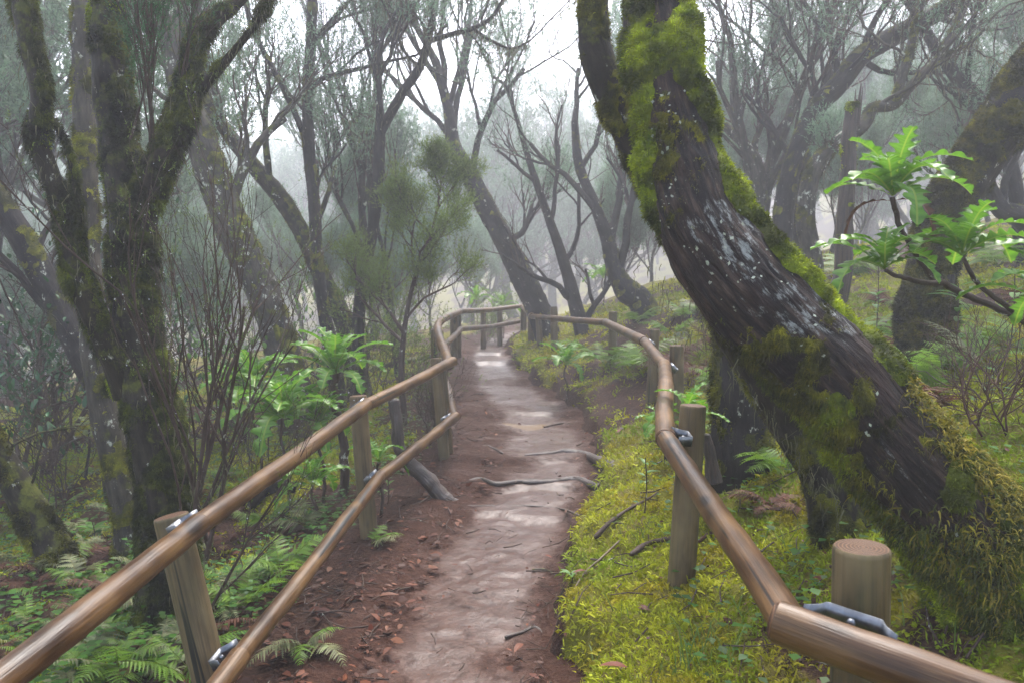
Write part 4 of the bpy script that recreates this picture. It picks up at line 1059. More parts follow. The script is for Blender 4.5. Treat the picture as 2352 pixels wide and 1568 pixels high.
tree('crooked_pale_tree', 'crooked pale mossy trunk bending right behind the broken snag', [(1872, 690, 52, 7.6), (1866, 600, 46, 7.6), (1850, 500, 42, 7.6), (1868, 395, 40, 7.6), (1912, 338, 36, 7.6), (1982, 288, 32, 7.6), (2006, 250, 26, 7.6), (2054, 240, 24, 7.6), (2100, 190, 22, 7.6), (2150, 142, 20, 7.6), (2182, 86, 18, 7.6), (2226, -10, 15, 7.6), (2260, -120, 11, 7.6)], M['bark_pale'], 150, 22,
     limbs=[[(2054, 240, 20, 7.6), (2080, 150, 22, 7.6), (2104, 60, 18, 7.6), (2122, -20, 14, 7.6)], [(2150, 142, 10, 7.6), (2190, 120, 9, 7.6), (2240, 90, 7, 7.6), (2290, 30, 5, 7.6)]],
     kids=[(.55, .9, .4, (.4, 0, .9)), (.62, .8, .3, (.1, 0, 1)), (1.4, .8, .35, (-.7, 0, .7)), (1.6, .8, .4, (.7, 0, .6)), (.8, .9, .4, (.7, 0, .2)), (2.5, .6, .5, (.6, 0, -.2)), (.28, .4, .2, (.9, 0, .5)), (.75, .6, .35, (.3, 0, -.6))], beard=160, moss=(.56, .016, 3500), crown=.25, o=dict(wob=.22))
tree('far_slope_tree', 'long dark bough falling left to right behind the thick mossy trunk', [(2330, 420, 34, 8.6), (2290, 300, 38, 8.6), (2244, 228, 36, 8.6), (2204, 186, 32, 8.6), (2172, 142, 28, 8.6), (2120, 60, 24, 8.6), (2080, -40, 20, 8.6)], M['bark_dark'], 90, 16, kids=[(.5, 1.2, .4, (.5, 0, 1)), (.7, 1.2, .4, (.6, 0, .8)), (.85, 1.0, .5, (-.6, 0, .8)), (.3, 1.0, .4, (.8, 0, .6))], beard=60, crown=.5)
# thick mossy trunk on the right
rt = sink([(2130, 850, 130, 5.2), (2124, 740, 116, 5.2), (2138, 615, 110, 5.2), (2174, 500, 106, 5.2), (2228, 400, 106, 5.2), (2292, 300, 108, 5.15), (2358, 205, 114, 5.1), (2436, 110, 116, 5.05), (2540, 0, 120, 5.0), (2700, -140, 100, 5.0)])
b0 = P(2130, 900, 5.2); tr2 = thing('thick_mossy_tree', (b0[0], b0[1], tz(b0[0], b0[1])), 'thick curved trunk furred with olive moss behind the large lobed leaf plant', 'tree')
g5 = trunk_grid(rt, 210, 72, .09, 5, 77, .05); bark_part('trunk', [g5], M['bark_dark'], tr2)
moss_part([g5], tr2, .38, 5, .030, M['moss_dark'], 60000, .022, .0045, 78, .24, .05, None, tint=np.array([.7, .62, .6]))
# far, low stems at the right edge
tree('gnarled_low_tree', 'gnarled low dark stem at the right edge beyond the thick mossy trunk', [(2400, 560, 60, 8.5), (2345, 500, 50, 8.5), (2300, 480, 40, 8.5), (2275, 430, 30, 8.5), (2270, 370, 22, 8.5)], M['bark_dark'], 60, 16, kids=[(.4, .8, .4, (-.8, 0, .3)), (.6, .9, .5, (.4, 0, 1)), (.8, .8, .5, (-.5, 0, .8))], moss=(.58, .014, 800), crown=.6)

# broken snag
sn = sink([(1912, 770, 46, 6), (1934, 640, 42, 6), (1940, 500, 38, 6), (1948, 400, 36, 6), (1950, 310, 32, 6), (1958, 238, 26, 6)])
b0 = P(1918, 790, 6); ts = thing('broken_snag', (b0[0], b0[1], tz(b0[0], b0[1])), 'dead splintered tree stump standing tall with a jagged tip', 'dead tree')
gs = trunk_grid(sn, 130, 40, .14, 8, 91, .09); V, N, X = gs
V[-1] += np.where(N[-1][:, :1] > 0, 1, .1) * np.array([0, 0, .02])
bark_part('trunk', [gs], M['snag'], ts)
acc = Acc()
for x0, y0, x1, y1, w in ((1962, 300, 1978, 192, 16), (1956, 290, 1966, 205, 12), (1970, 290, 1982, 198, 8), (1946, 290, 1950, 226, 10), (1940, 290, 1943, 240, 8)):
    C = resample(np.array([P(x0, y0, 6), P((x0 + x1) / 2 + 1, (y0 + y1) / 2, 6), P(x1, y1, 6)]), 8); tube(acc, C, np.linspace(w, w * .12, 8) * 6 / F / 2, 7)
acc.build('splinter', M['snag'], ts)
moss_part([gs], ts, .64, 7, .018, M['moss'], 1500, .016, .004, 95, .3, 0, lambda V: .3 * np.exp(-((V[..., 2] - P(0, 240, 6)[2]) / .05) ** 2))
# mossy stump behind the big trunk
tree('mossy_stump', 'squat dark mossy stump in the shadow under the leaning trunk', [(1695, 905, 120, 4.3), (1690, 850, 105, 4.3), (1684, 790, 92, 4.3), (1672, 735, 84, 4.3)], M['bark_dark'], 50, 36, top=False, moss=(.52, .022, 6000), cat='stump')

# ================================================================ woodland behind: copies of six trees
def proto(seed, h, r, lean, forks, need, fol, o, twm):
    g = np.random.default_rng(seed); root = thing('heath_tree', (0, 0, 0), None, None)
    a = g.uniform(0, 6.28); d = unit(np.array([math.cos(a) * lean, math.sin(a) * lean, 1]))
    pts = [np.array([0, 0, -.35])]; dd = d
    n = 10
    for k in range(n):
        dd = unit(dd + g.normal(size=3) * .17 + np.array([0, 0, .04])); pts.append(pts[-1] + dd * h * .62 / n)
    C = resample(np.array(pts), 40); rad = r * np.linspace(1.25, .5, 40); rad[:6] *= np.linspace(1.3, 1, 6)
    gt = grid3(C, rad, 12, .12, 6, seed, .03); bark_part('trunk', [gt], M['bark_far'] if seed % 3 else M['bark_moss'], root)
    out, tips = [], []
    for k in range(forks):
        t = g.uniform(.35, 1.0); i = min(int(t * 39), 38); an = g.uniform(0, 6.28)
        grow(out, tips, C[i], unit(np.array([math.cos(an) * .8, math.sin(an) * .8, g.uniform(.5, 1.2)])), h * g.uniform(.22, .42), rad[i] * .5, 0, o, g)
    grow(out, tips, C[-1], dd, h * .35, rad[-1], 0, o, g)
    branches_mesh('branch', out, M['bark_far'], root, 0, 1); branches_mesh('twigs', out, M[twm], root, 2, 9)
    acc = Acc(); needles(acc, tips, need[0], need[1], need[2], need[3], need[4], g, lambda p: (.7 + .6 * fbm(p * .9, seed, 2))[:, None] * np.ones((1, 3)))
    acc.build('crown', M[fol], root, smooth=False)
    acc = Acc()
    for p_, r_, lv in out:
        if lv <= 1: beards(acc, p_, 9, .05, .3, .006, g, .02)
    acc.build('hanging_moss', M['beard'], root, smooth=False)
    return root
oB = dict(DEF, nc=[4, 4, 3], up=.13, ang=(16, 42), rmin=.004)
oT = dict(DEF, nc=[5, 4, 3], up=.18, ang=(12, 32), rmin=.004, wob=.1)
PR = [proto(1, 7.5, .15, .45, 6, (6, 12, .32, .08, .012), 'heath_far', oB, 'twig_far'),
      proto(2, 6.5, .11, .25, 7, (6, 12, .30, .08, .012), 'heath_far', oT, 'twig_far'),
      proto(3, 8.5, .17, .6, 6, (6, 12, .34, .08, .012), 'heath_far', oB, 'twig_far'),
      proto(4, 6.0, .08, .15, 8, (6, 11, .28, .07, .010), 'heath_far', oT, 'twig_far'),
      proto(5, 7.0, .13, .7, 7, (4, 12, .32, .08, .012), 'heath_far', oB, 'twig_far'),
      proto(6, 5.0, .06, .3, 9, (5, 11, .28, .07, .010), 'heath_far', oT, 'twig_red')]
def copy_tree(root, loc, rz, sc, label, cat, group, name=None):
    c = root.copy(); COL.objects.link(c); c.location = Vector([float(v) for v in loc]); c.rotation_euler = (0, 0, rz); c.scale = (sc, sc, sc)
    if name: c.name = name
    for ch in root.children:
        d = ch.copy(); COL.objects.link(d); d.parent = c
        for g2 in ch.children:
            e = g2.copy(); COL.objects.link(e); e.parent = d
    tag(c, label, cat, group); return c
g = np.random.default_rng(77)
used = [0] * 6
ZL = {'l': ('misty heath tree in the dim wood below the two rail fence', 'trees in the dim lower wood'),
      'c': ('faint heath tree fading into the fog beyond the bend of the path', 'trees fading into fog beyond the bend'),
      'r': ('misty heath tree on the rising slope behind the leaning trunk', 'trees on the misty upper slope')}
spots = []
def place(x, y, k, sc, zone, rz=None):
    lab, grp = ZL[zone]; rz = g.uniform(0, 6.28) if rz is None else rz
    loc = (x, y, tz(x, y))
    if not used[k]:
        used[k] = 1; PR[k].location = loc; PR[k].rotation_euler = (0, 0, rz); PR[k].scale = (sc,) * 3; tag(PR[k], lab, 'tree', grp)
    else: copy_tree(PR[k], loc, rz, sc, lab, 'tree', grp)
    spots.append((x, y))
tries = 0; cnt = 0
while cnt < 17 and tries < 6000:
    tries += 1
    d = 16.5 + 26 * g.random() ** 1.1; a = math.radians(g.uniform(-44, 44)); x = d * math.sin(a); y = d * math.cos(a)
    dx = x - float(pcx(y))
    if abs(dx) < 1.7: continue
    if 0 < dx and d < 12.5 and x < 3.5: continue
    if any((x - q[0]) ** 2 + (y - q[1]) ** 2 < (2.2 if d < 20 else 2.8) for q in spots): continue
    # keep the bright gap over the path open
    if abs(x / y - .03) < .10 and d < 26: continue
    zone = 'c' if (abs(x / y - .03) < .14 and y > 15) else ('l' if dx < 0 else 'r')
    place(x, y, int(g.integers(0, 6)), g.uniform(.75, 1.2), zone); cnt += 1
cnt = 0
while cnt < 110:
    d = 42 + 110 * g.random() ** 1.3; a = math.radians(g.uniform(-40, 40)); x = d * math.sin(a); y = d * math.cos(a)
    zone = 'c' if abs(x / y - .03) < .14 else ('l' if x < 0 else 'r')
    place(x, y, int(g.integers(0, 6)), g.uniform(1.0, 1.5) * (1 + d / 200), zone); cnt += 1
for x, y, k, sc in ((-2.2, 33, 4, 1.3), (.6, 40, 2, 1.5), (4.4, 34, 3, 1.3), (5.0, 45, 4, 1.5), (-1.4, 46, 0, 1.5), (2.9, 52, 2, 1.6)):
    place(x, y, k, sc, 'c')
# a few tall leafy ones closer on the dark side
for x, y, k, sc in ((-7.2, 9.8, 2, .95), (-5.4, 12.3, 4, .95), (-8.6, 13.5, 0, 1.1), (-2.8, 15.5, 3, .9)):
    place(x, y, k, sc, 'l')
for x, y, k, sc in ((8.6, 13.0, 4, .9), (5.2, 16.2, 5, 1.0)):
    place(x, y, k, sc, 'r')

# young heaths filling the ground between the far trunks
for x, y, k, sc in ((3.4, 13.2, 5, .5), (5.2, 13.0, 3, .45), (4.3, 16.0, 5, .6), (7.4, 14.0, 3, .5), (6.0, 17.5, 5, .6), (9.2, 15.5, 3, .55), (2.6, 17.0, 5, .5), (8.0, 19.0, 5, .65), (3.6, 20.5, 3, .6), (11.5, 18.0, 5, .65), (5.4, 22.5, 5, .7), (10.0, 23.0, 3, .7)):
    copy_tree(PR[k], (x, y, tz(x, y)), g.uniform(0, 6.28), sc, 'young misty heath bush on the slope behind the leaning trunk', 'heath bush', 'young heaths on the upper slope', 'young_heath')
for x, y, k, sc in ((-2.4, 13.6, 5, .5), (-3.8, 16.0, 3, .5), (-1.9, 18.0, 5, .55), (-5.4, 13.0, 3, .45), (-6.8, 16.5, 5, .6), (-3.0, 21.0, 5, .65), (-8.6, 14.0, 5, .5), (-1.2, 23.5, 3, .6), (-5.2, 20.0, 3, .6)):
    copy_tree(PR[k], (x, y, tz(x, y)), g.uniform(0, 6.28), sc, 'young misty heath bush among the trunks below the two rail fence', 'heath bush', 'young heaths in the lower wood', 'young_heath')
# ================================================================ plants
from mathutils import Euler
def raw_mesh(name, acc, m, smooth=True):
    o = acc.build(name, m, None, smooth); me = o.data; bpy.data.objects.remove(o); return me

def lobed_leaf(seed, droop, m, nl=7):
    """deeply lobed sow-thistle like leaf, length 1 along +x, channelled along a pale midrib"""
    g = np.random.default_rng(seed); n = nl * 8 + 1
    t = np.linspace(0, 1, n); ph = t * nl + .3
    f = ph % 1
    lobe = np.where(f < .6, (f / .6) ** .7, np.clip((1 - f) / .4, 0, 1) ** 1.2)
    env = np.sin(np.clip(t * .93 + .07, 0, 1) ** 1.25 * math.pi) ** .7 * .21
    wl = env * (.26 + .74 * lobe) * (.85 + .3 * g.random(n)); wr = env * (.26 + .74 * np.roll(lobe, 2)) * (.85 + .3 * g.random(n))
    tip = t > .9; wl[tip] = wr[tip] = .11 * np.sqrt(np.clip((1 - t[tip]) / .1, 0, 1)); base = t < .1; wl[base] = wr[base] = .014
    z = .42 * np.sin(t * 1.25) - droop * .7 * t ** 2.3; x = t - .12 * t ** 3 * droop
    rows = []
    for s, w in ((-1, wl), (1, wr)):
        for k in (1.0, .55):
            sweepf = .05 * k * lobe * (w > .03)
            rows.append(np.stack([x + sweepf, s * w * k, z + (.30 * w * k - .55 * (w * k) ** 2 * 2) + .012 * np.sin(ph * 6.28 + s) * k], -1))
    mid = np.stack([x, 0 * x, z - .006], -1)
    grid = np.stack([rows[0], rows[1], mid + [0, -.016, .005], mid + [0, -.007, .002], mid, mid + [0, .007, .002], mid + [0, .016, .005], rows[3], rows[2]], 1)
    q = []
    for j in range(8):
        a = np.arange(n - 1) * 9 + j; q.append(np.stack([a, a + 1, a + 10, a + 9], -1))
    col = np.ones((n, 9, 3)) * (.75 + .5 * g.random((n, 1, 1))); col[:, 3:6] = [2.2, 1.35, 2.2]; col[:, 0] *= .85; col[:, 8] *= .85
    acc = Acc(); acc.add(grid.reshape(-1, 3), None, np.vstack(q), col.reshape(-1, 3))
    return raw_mesh('lobed_leaf', acc, m)
LOBED = [lobed_leaf(1, .45, M['sonchus'], 7), lobed_leaf(2, .75, M['sonchus'], 8), lobed_leaf(3, 1.05, M['sonchus'], 7), lobed_leaf(4, .6, M['sonchus'], 6)]
BROWNLEAF = lobed_leaf(5, 1.15, M['fern_dead'], 7)

def put(me, name, parent, world, yaw, pitch, sc, roll=0, label=None):
    o = bpy.data.objects.new(name, me); COL.objects.link(o); o.parent = parent
    o.location = Vector([float(a - b) for a, b in zip(world, parent.location)])
    o.rotation_euler = Euler((roll, -pitch, yaw), 'XYZ'); o.scale = (sc, sc, sc)
    if label: o['label'] = label
    return o

def rosette(parent, c, L, n, g, up=.25, dead=0):
    for k in range(n):
        yaw = k * 2.39996 + g.uniform(-.2, .2); f = k / max(1, n - 1)
        pitch = .95 - 1.15 * f + g.uniform(-.12, .12) + up * .3
        s = L * (.55 + .45 * math.sin((.25 + .75 * f) * math.pi * .62)) * g.uniform(.85, 1.12)
        put(LOBED[int(g.integers(0, 4))], 'leaf', parent, c + np.array([0, 0, .012 * (1 - f)]), yaw, pitch, s, g.uniform(-.25, .25))
    for k in range(dead):
        put(BROWNLEAF, 'leaf', parent, c - np.array([0, 0, .02]), g.uniform(0, 6.28), -.35, L * .8, 0, 'withered brown leaf')

def stem(acc, pts, r0, r1, n=24):
    C = resample(np.array(pts), n); C = C + (np.stack([fbm(C * 30, k, 2) - .5 for k in (1, 2, 3)], -1)) * r0 * .8
    tube(acc, C, np.linspace(r0, r1, n), 8)

g = np.random.default_rng(31)
# large branched plant at the right
D = 3.3
b0 = P(2620, 900, D); b0[2] = tz(b0[0], b0[1])
sp = thing('lobed_leaf_shrub', b0, 'tall branching plant with bright lobed rosettes reaching in from the right', 'shrub')
acc = Acc()
stem(acc, [b0 - [0, 0, .05], P(2500, 830, D), P(2380, 752, D), P(2250, 690, D), P(2155, 645, D), P(2110, 590, D), P(2068, 520, D), P(2050, 455, D)], .017, .011, 60)
stem(acc, [P(2170, 652, D), P(2120, 648, D - .05), P(2075, 638, D - .1), P(2032, 622, D - .12)], .012, .008)
stem(acc, [P(2360, 742, D), P(2300, 695, D - .1), P(2240, 645, D - .15), P(2212, 592, D - .18)], .012, .008)
stem(acc, [P(2450, 800, D), P(2420, 740, D - .25), P(2400, 700, D - .3)], .012, .008)
acc.build('stem', M['twig'], sp)
rosette(sp, P(2050, 450, D), .32, 16, g, .5, 2)
rosette(sp, P(2032, 618, D - .12), .29, 13, g, .3, 0)
rosette(sp, P(2210, 588, D - .18), .29, 14, g, .4, 0)
rosette(sp, P(2396, 700, D - .3), .29, 12, g, .3, 0)
# left plants
def lobed(x, y, d, L, n, label, stem_px=None, foot=None, r=.012, dead=0):
    c = P(x, y, d); b = np.array(c); b[0] += .03
    if foot: b = P(*foot)
    b[2] = tz(b[0], b[1])
    if c[2] < b[2] + .1: c[2] = b[2] + .1
    o = thing('lobed_leaf_plant', b, label, 'plant', 'bright lobed leaf rosettes along the fences')
    acc = Acc(); stem(acc, [b - [0, 0, .05], (b * .6 + c * .4) + [.02, 0, 0], (b * .25 + c * .75) + [-.02, .01, 0], c], r, r * .75)
    acc.build('stem', M['twig'], o); rosette(o, c, L, n, g, .3, dead); return o
lobed(770, 858, 5.6, .46, 19, 'largest bright lobed rosette on a thick dark stem behind the second post', foot=(790, 1080, 5.6), r=.035)
lobed(648, 958, 5.1, .44, 18, 'bright lobed rosette just above the top rail, left of the second post', foot=(660, 1100, 5.1))
lobed(578, 893, 6.0, .46, 16, 'dimmer lobed rosette highest and farthest left behind the top rail', foot=(600, 1080, 6.0))
lobed(718, 1112, 4.9, .27, 13, 'small lobed rosette low down seen between the two rails', foot=(722, 1190, 4.9))
lobed(735, 975, 5.3, .36, 13, 'half hidden lobed rosette between the two larger ones above the rail', foot=(740, 1120, 5.3))
lobed(870, 1060, 5.0, .22, 9, 'little lobed sprout beside the second post', foot=(872, 1180, 5.0))
lobed(1300, 838, 8.8, .42, 11, 'bright lobed clump in front of the far posts on the mossy bank', foot=(1300, 850, 8.8))
lobed(1520, 985, 5.2, .26, 9, 'lobed sprout poking out left of the single rail on the bank', foot=(1524, 1120, 5.2))
lobed(1574, 955, 3.9, .24, 6, 'upright lobed leaves rising between the single rail and its post', foot=(1572, 1010, 4.2))
lobed(1155, 705, 16.5, .5, 9, 'faint lobed rosette behind the far end of the two rail fence', foot=(1155, 760, 16.5))
lobed(1095, 690, 17.0, .5, 9, 'faint lobed clump in the fog left of the far end', foot=(1095, 750, 17.0))
lobed(1385, 640, 14.0, .5, 10, 'hazy lobed plant behind the thin crooked trunk', foot=(1385, 700, 14.0))

# ------------------------------------------------ ferns
def frond(seed, m, nP=17, curl=.5, sub=True):
    g = np.random.default_rng(seed); acc = Acc()
    t = np.linspace(0, 1, 26); X = t - .1 * t ** 3; Z = .55 * t - curl * t ** 2; Yw = .03 * np.sin(t * 3 + seed)
    C = np.stack([X, Yw, Z], -1); tube(acc, C, np.linspace(.007, .0015, 26), 4, (1.1, .8, .7), False)
    for k in range(nP):
        f = .13 + .85 * (k + .5) / nP
        i = min(int(f * 25), 24); c = C[i] + (C[i + 1] - C[i]) * (f * 25 - i); dr = unit(C[i + 1] - C[i])
        ln = .36 * min(1, (f - .05) / .12) * (1 - f) ** .75 + .015
        for s in (-1, 1):
            d = unit(dr * .5 + np.array([0, s, 0]) + np.array([0, 0, -.1 + g.uniform(-.35, .25)])); L = ln * g.uniform(.88, 1.1)
            ns = 9; u = np.linspace(0, 1, ns * 4 + 1)
            saw = np.abs(((u * ns) % 1) - .5) * 2; w = L * .17 * (1 - u) ** .7 * (.10 + .90 * (1 - saw)) + .0015
            sd = unit(dr - d * np.dot(dr, d)); nn = np.cross(d, sd)
            cc = c + d * (u * L)[:, None] - np.array([0, 0, 1]) * (u ** 2 * L * .22)[:, None]
            off = d * (w * .5)[:, None]
            V = np.stack([cc - sd * w[:, None] + off, cc, cc + sd * w[:, None] + off], 1).reshape(-1, 3); m_ = len(u)
            q = []
            for j in range(2):
                a = np.arange(m_ - 1) * 3 + j; q.append(np.stack([a, a + 1, a + 4, a + 3], -1))
            acc.add(V, None, np.vstack(q), np.ones(3) * g.uniform(.55, 1.4) * np.array([1 + .15 * g.random(), 1, 1]))
    return raw_mesh('frond', acc, m)
FR = {k: [frond(s + 10 * i, M[mk], 15 + s, .35 + .15 * s) for s in range(3)] for i, (k, mk) in enumerate((('g', 'fern'), ('p', 'fern_pale'), ('d', 'fern_dead')))}
def fern(p, L, n, kinds, label, group, g, flat=.2, name='fern', yaw0=None, arc=6.283):
    o = thing(name, p, label, 'fern', group)
    for k in range(n):
        yaw = (g.uniform(0, 6.28) if yaw0 is None else yaw0) + arc * k / n + g.uniform(-.3, .3)
        kk = kinds[int(g.integers(0, len(kinds)))]
        put(FR[kk][int(g.integers(0, 3))], 'frond', o, np.array(p) + [0, 0, .01], yaw, flat + g.uniform(-.15, .35), L * .8 * g.uniform(.6, 1.15), g.uniform(-.4, .4))
    return o
g = np.random.default_rng(41)
def f_at(x, y, L, n, kinds, label, group=None, flat=.2, **k): return fern(G(x, y), L, n, kinds, label, group, g, flat, **k)
f_at(700, 1490, .34, 6, 'gp', 'fern with pale tattered fronds beside the leaf strewn path edge', yaw0=3.6, arc=3.5)
f_at(560, 1400, .46, 7, 'g', 'deep green fern under the top rail right of the front post')
f_at(650, 1330, .38, 6, 'g', 'lush fern lying between the two rails')
f_at(270, 1545, .42, 7, 'gp', 'fern in the bottom left corner beneath the top rail')
f_at(420, 1560, .38, 7, 'g', 'fern at the foot of the front post of the two rail fence')
f_at(200, 1480, .34, 6, 'gp', 'fern below the short stooping trunk')
f_at(700, 1215, .40, 5, 'p', 'pale fern frond cluster above the lower rail')
f_at(855, 1255, .28, 4, 'gp', 'small arching fern at the foot of the second post', yaw0=-.5, arc=2)
f_at(610, 1210, .42, 6, 'g', 'bright fern behind the top rail right of the forked tree')
f_at(1390, 845, .95, 7, 'g', 'fern with spread fronds on the bank before the far posts')
f_at(1450, 850, .95, 6, 'gp', 'pale fern leaning left beside the bright lobed clump')
f_at(1655, 985, .55, 7, 'g', 'fern behind the tall thin post on the right bank')
f_at(1720, 990, .5, 6, 'g', 'fern fronds hanging under the leaning trunk')
f_at(1790, 1100, .5, 6, 'g', 'dark fern in the hollow beneath the leaning trunk')
f_at(1880, 1120, .34, 5, 'g', 'shaded fern close against the leaning trunk')
f_at(1610, 870, .85, 7, 'd', 'rusty dead bracken behind the pair of posts')
f_at(1530, 855, .85, 6, 'd', 'rusty bracken left of the bend in the single rail')
f_at(1660, 830, .9, 6, 'd', 'reddish bracken below the squat stump')
f_at(1770, 1170, .34, 6, 'd', 'dark red withered fern beneath the leaning trunk')
f_at(1850, 1180, .30, 5, 'd', 'withered brown fern by the root mound')
f_at(1640, 1190, .24, 5, 'd', 'withered fern at the foot of the thin post')
f_at(2120, 930, .5, 6, 'g', 'single bright fern on the slope right of the leaning trunk', flat=.7)
f_at(1930, 640, 1.0, 7, 'gp', 'fern at the foot of the broken snag')
f_at(1980, 800, .7, 6, 'g', 'fern left of the thick mossy trunk')
f_at(2290, 620, .8, 8, 'gp', 'pale fern bank at the right edge of the slope')
f_at(2210, 860, .45, 6, 'g', 'fern below the reaching lobed plant')
f_at(1690, 690, .7, 7, 'gp', 'hazy fern far up the mossy slope')
f_at(1590, 735, .6, 6, 'gp', 'fern beyond the pair of posts')
g2 = np.random.default_rng(43)
n = 0
while n < 95:
    x, y = g2.uniform(-40, 620), g2.uniform(1090, 1560)
    p = G(x, y)
    if p[0] > pcx(p[1]) - 1.0: continue
    dd = math.hypot(p[0], p[1])
    fern(p, g2.uniform(.16, .32), int(g2.integers(3, 7)), ('gp', 'gp', 'p', 'gd', 'd')[int(g2.integers(0, 5))], 'low mixed fern among moss and litter below the two rail fence', 'ferns below the two rail fence', g2, .12); n += 1
n = 0
while n < 34:
    x, y = g2.uniform(1450, 2350), g2.uniform(690, 960)
    p = G(x, y)
    if p[0] < pcx(p[1]) + 1.3: continue
    fern(p, g2.uniform(.4, .75), int(g2.integers(4, 7)), ('gp', 'gd', 'd', 'g')[int(g2.integers(0, 4))], 'scattered fern on the yellow mossy slope above the single rail fence', 'ferns on the upper slope', g2, .2); n += 1

# ------------------------------------------------ evergreen broad-leaved bushes and saplings
def simple_leaf(m, w=.36, droop=.3):
    acc = Acc(); n = 9; t = np.linspace(0, 1, n); ww = w * np.sin(np.clip(t, 0, 1) ** .8 * math.pi) ** .8 * .5; ww[-1] = .004; ww[0] = .012
    z = .12 * t - droop * t ** 2
    V = np.stack([np.stack([t, -ww, z + ww * .25], -1), np.stack([t, 0 * t, z], -1), np.stack([t, ww, z + ww * .25], -1)], 1).reshape(-1, 3)
    q = []
    for j in range(2):
        a = np.arange(n - 1) * 3 + j; q.append(np.stack([a, a + 1, a + 4, a + 3], -1))
    return V, np.vstack(q)
LV, LQ = simple_leaf(None)
def leaves(acc, pos, dirs, L, g, tint=(.6, .8)):
    n = len(pos); d = dirs / np.linalg.norm(dirs, axis=1)[:, None]
    s = np.cross(d, [0, 0, 1.0]); s /= np.linalg.norm(s, axis=1)[:, None] + 1e-9; u = np.cross(s, d)
    l = L * (.6 + .7 * g.random(n))
    V = pos[:, None] + l[:, None, None] * (LV[None, :, :1] * d[:, None] + LV[None, :, 1:2] * s[:, None] + LV[None, :, 2:] * u[:, None])
    k = len(LV); acc.add(V.reshape(-1, 3), None, (np.arange(n)[:, None, None] * k + LQ[None]).reshape(-1, 4), np.repeat((tint[0] + tint[1] * g.random((n, 1))) * np.ones((1, 3)), k, 0))
def bush(root, h, nst, nleaf, L, m, g, spread=.5, o=None):
    out, tips = [], []
    oo = dict(DEF, lv=2, nc=[5, 4], up=.08, ang=(25, 60), rmin=.003, wob=.2); oo.update(o or {})
    loc = np.array(root.location)
    for k in range(nst):
        a = g.uniform(0, 6.28); grow(out, tips, loc + [0, 0, -.05], unit(np.array([math.cos(a) * spread, math.sin(a) * spread, 1])), h * g.uniform(.7, 1), .008 + h * .006, 0, oo, g)
    branches_mesh('stem', out, M['twig'], root)
    P0 = np.array([t[0] for t in tips]); D0 = np.array([t[1] for t in tips]); i = g.integers(0, len(P0), nleaf)
    d = D0[i] * .5 + g.normal(size=(nleaf, 3)) * .6 + [0, 0, .1]
    acc = Acc(); leaves(acc, P0[i] + g.normal(size=(nleaf, 3)) * .06, d, L, g); acc.build('foliage', m, root)
g = np.random.default_rng(51)
BL = ['dark glossy leaved bush in the gloom at the left edge', 'dark evergreen bush behind the pale straight stem', 'low evergreen bush left of the lichen spotted trunk', 'evergreen bush deep in the lower wood',
      'tall evergreen bush against the left edge', 'evergreen bush behind the slanting trunk']
for k, (x, y, d, h, n) in enumerate(((80, 930, 7.0, 1.5, 900), (190, 900, 7.8, 1.3, 800), (560, 960, 7.6, .9, 700), (330, 880, 9.5, 1.7, 900), (10, 880, 6.4, 2.0, 900), (760, 850, 10.5, 1.2, 700))):
    p = P(x, y, d); p[2] = tz(p[0], p[1]); o = thing('evergreen_bush', p, BL[k], 'bush', 'evergreen bushes below the path'); bush(o, h, 5, n, .085, M['laurel'] if k not in (2, 5) else M['broad'], g, .7)
p = G(192, 1105); o = thing('laurel_sapling', p, 'small sapling with a whorl of pale green oval leaves behind the stooping trunk', 'sapling')
acc = Acc(); top = np.array(P(205, 985, np.dot(p - EYE, FW))); stem(acc, [p - [0, 0, .05], (p + top) / 2 + [.02, 0, 0], top], .014, .008); acc.build('stem', M['bark_dark'], o)
acc = Acc(); n = 26; a = g.random(n) * 6.28; leaves(acc, top + g.normal(size=(n, 3)) * .06 + [0, 0, .06], np.stack([np.cos(a), np.sin(a), .1 + .5 * g.random(n)], -1), .12, g, (1.1, .5)); acc.build('foliage', M['fern_pale'], o)
# broad leaved seedlings
def seedling(x, y, L, n, hgt, label):
    p = G(x, y); o = thing('seedling', p, label, 'seedling')
    acc = Acc(); top = p + [0, 0, hgt]; stem(acc, [p - [0, 0, .03], p + [.01, 0, hgt * .5], top], .004, .003, 10); acc.build('stem', M['twig'], o)
    acc = Acc(); a = np.arange(n) * 2.4; hh = (.35 + .65 * g.random(n)) * hgt
    leaves(acc, p + np.stack([a * 0, a * 0, hh], -1), np.stack([np.cos(a), np.sin(a), .25 + .3 * g.random(n)], -1), L, g, (.9, .5)); acc.build('foliage', M['broad'], o)
seedling(300, 1240, .15, 5, .18, 'seedling with broad pale green leaves left of the front post')
seedling(215, 1250, .12, 5, .14, 'small seedling beside the stooping trunk')
seedling(1310, 1360, .05, 5, .05, 'tiny seedling on the moss edge of the path')
seedling(2190, 860, .16, 9, .55, 'leggy seedling with large green leaves under the lobed plant')
seedling(2320, 800, .18, 9, .5, 'large leaved seedling near the right edge')
seedling(2010, 790, .12, 12, .6, 'upright leafy sapling between the snag and the thick mossy trunk')
seedling(1480, 1180, .07, 8, .30, 'slender seedling beside the single rail post')
seedling(890, 1160, .07, 7, .22, 'leafy seedling behind the second post')

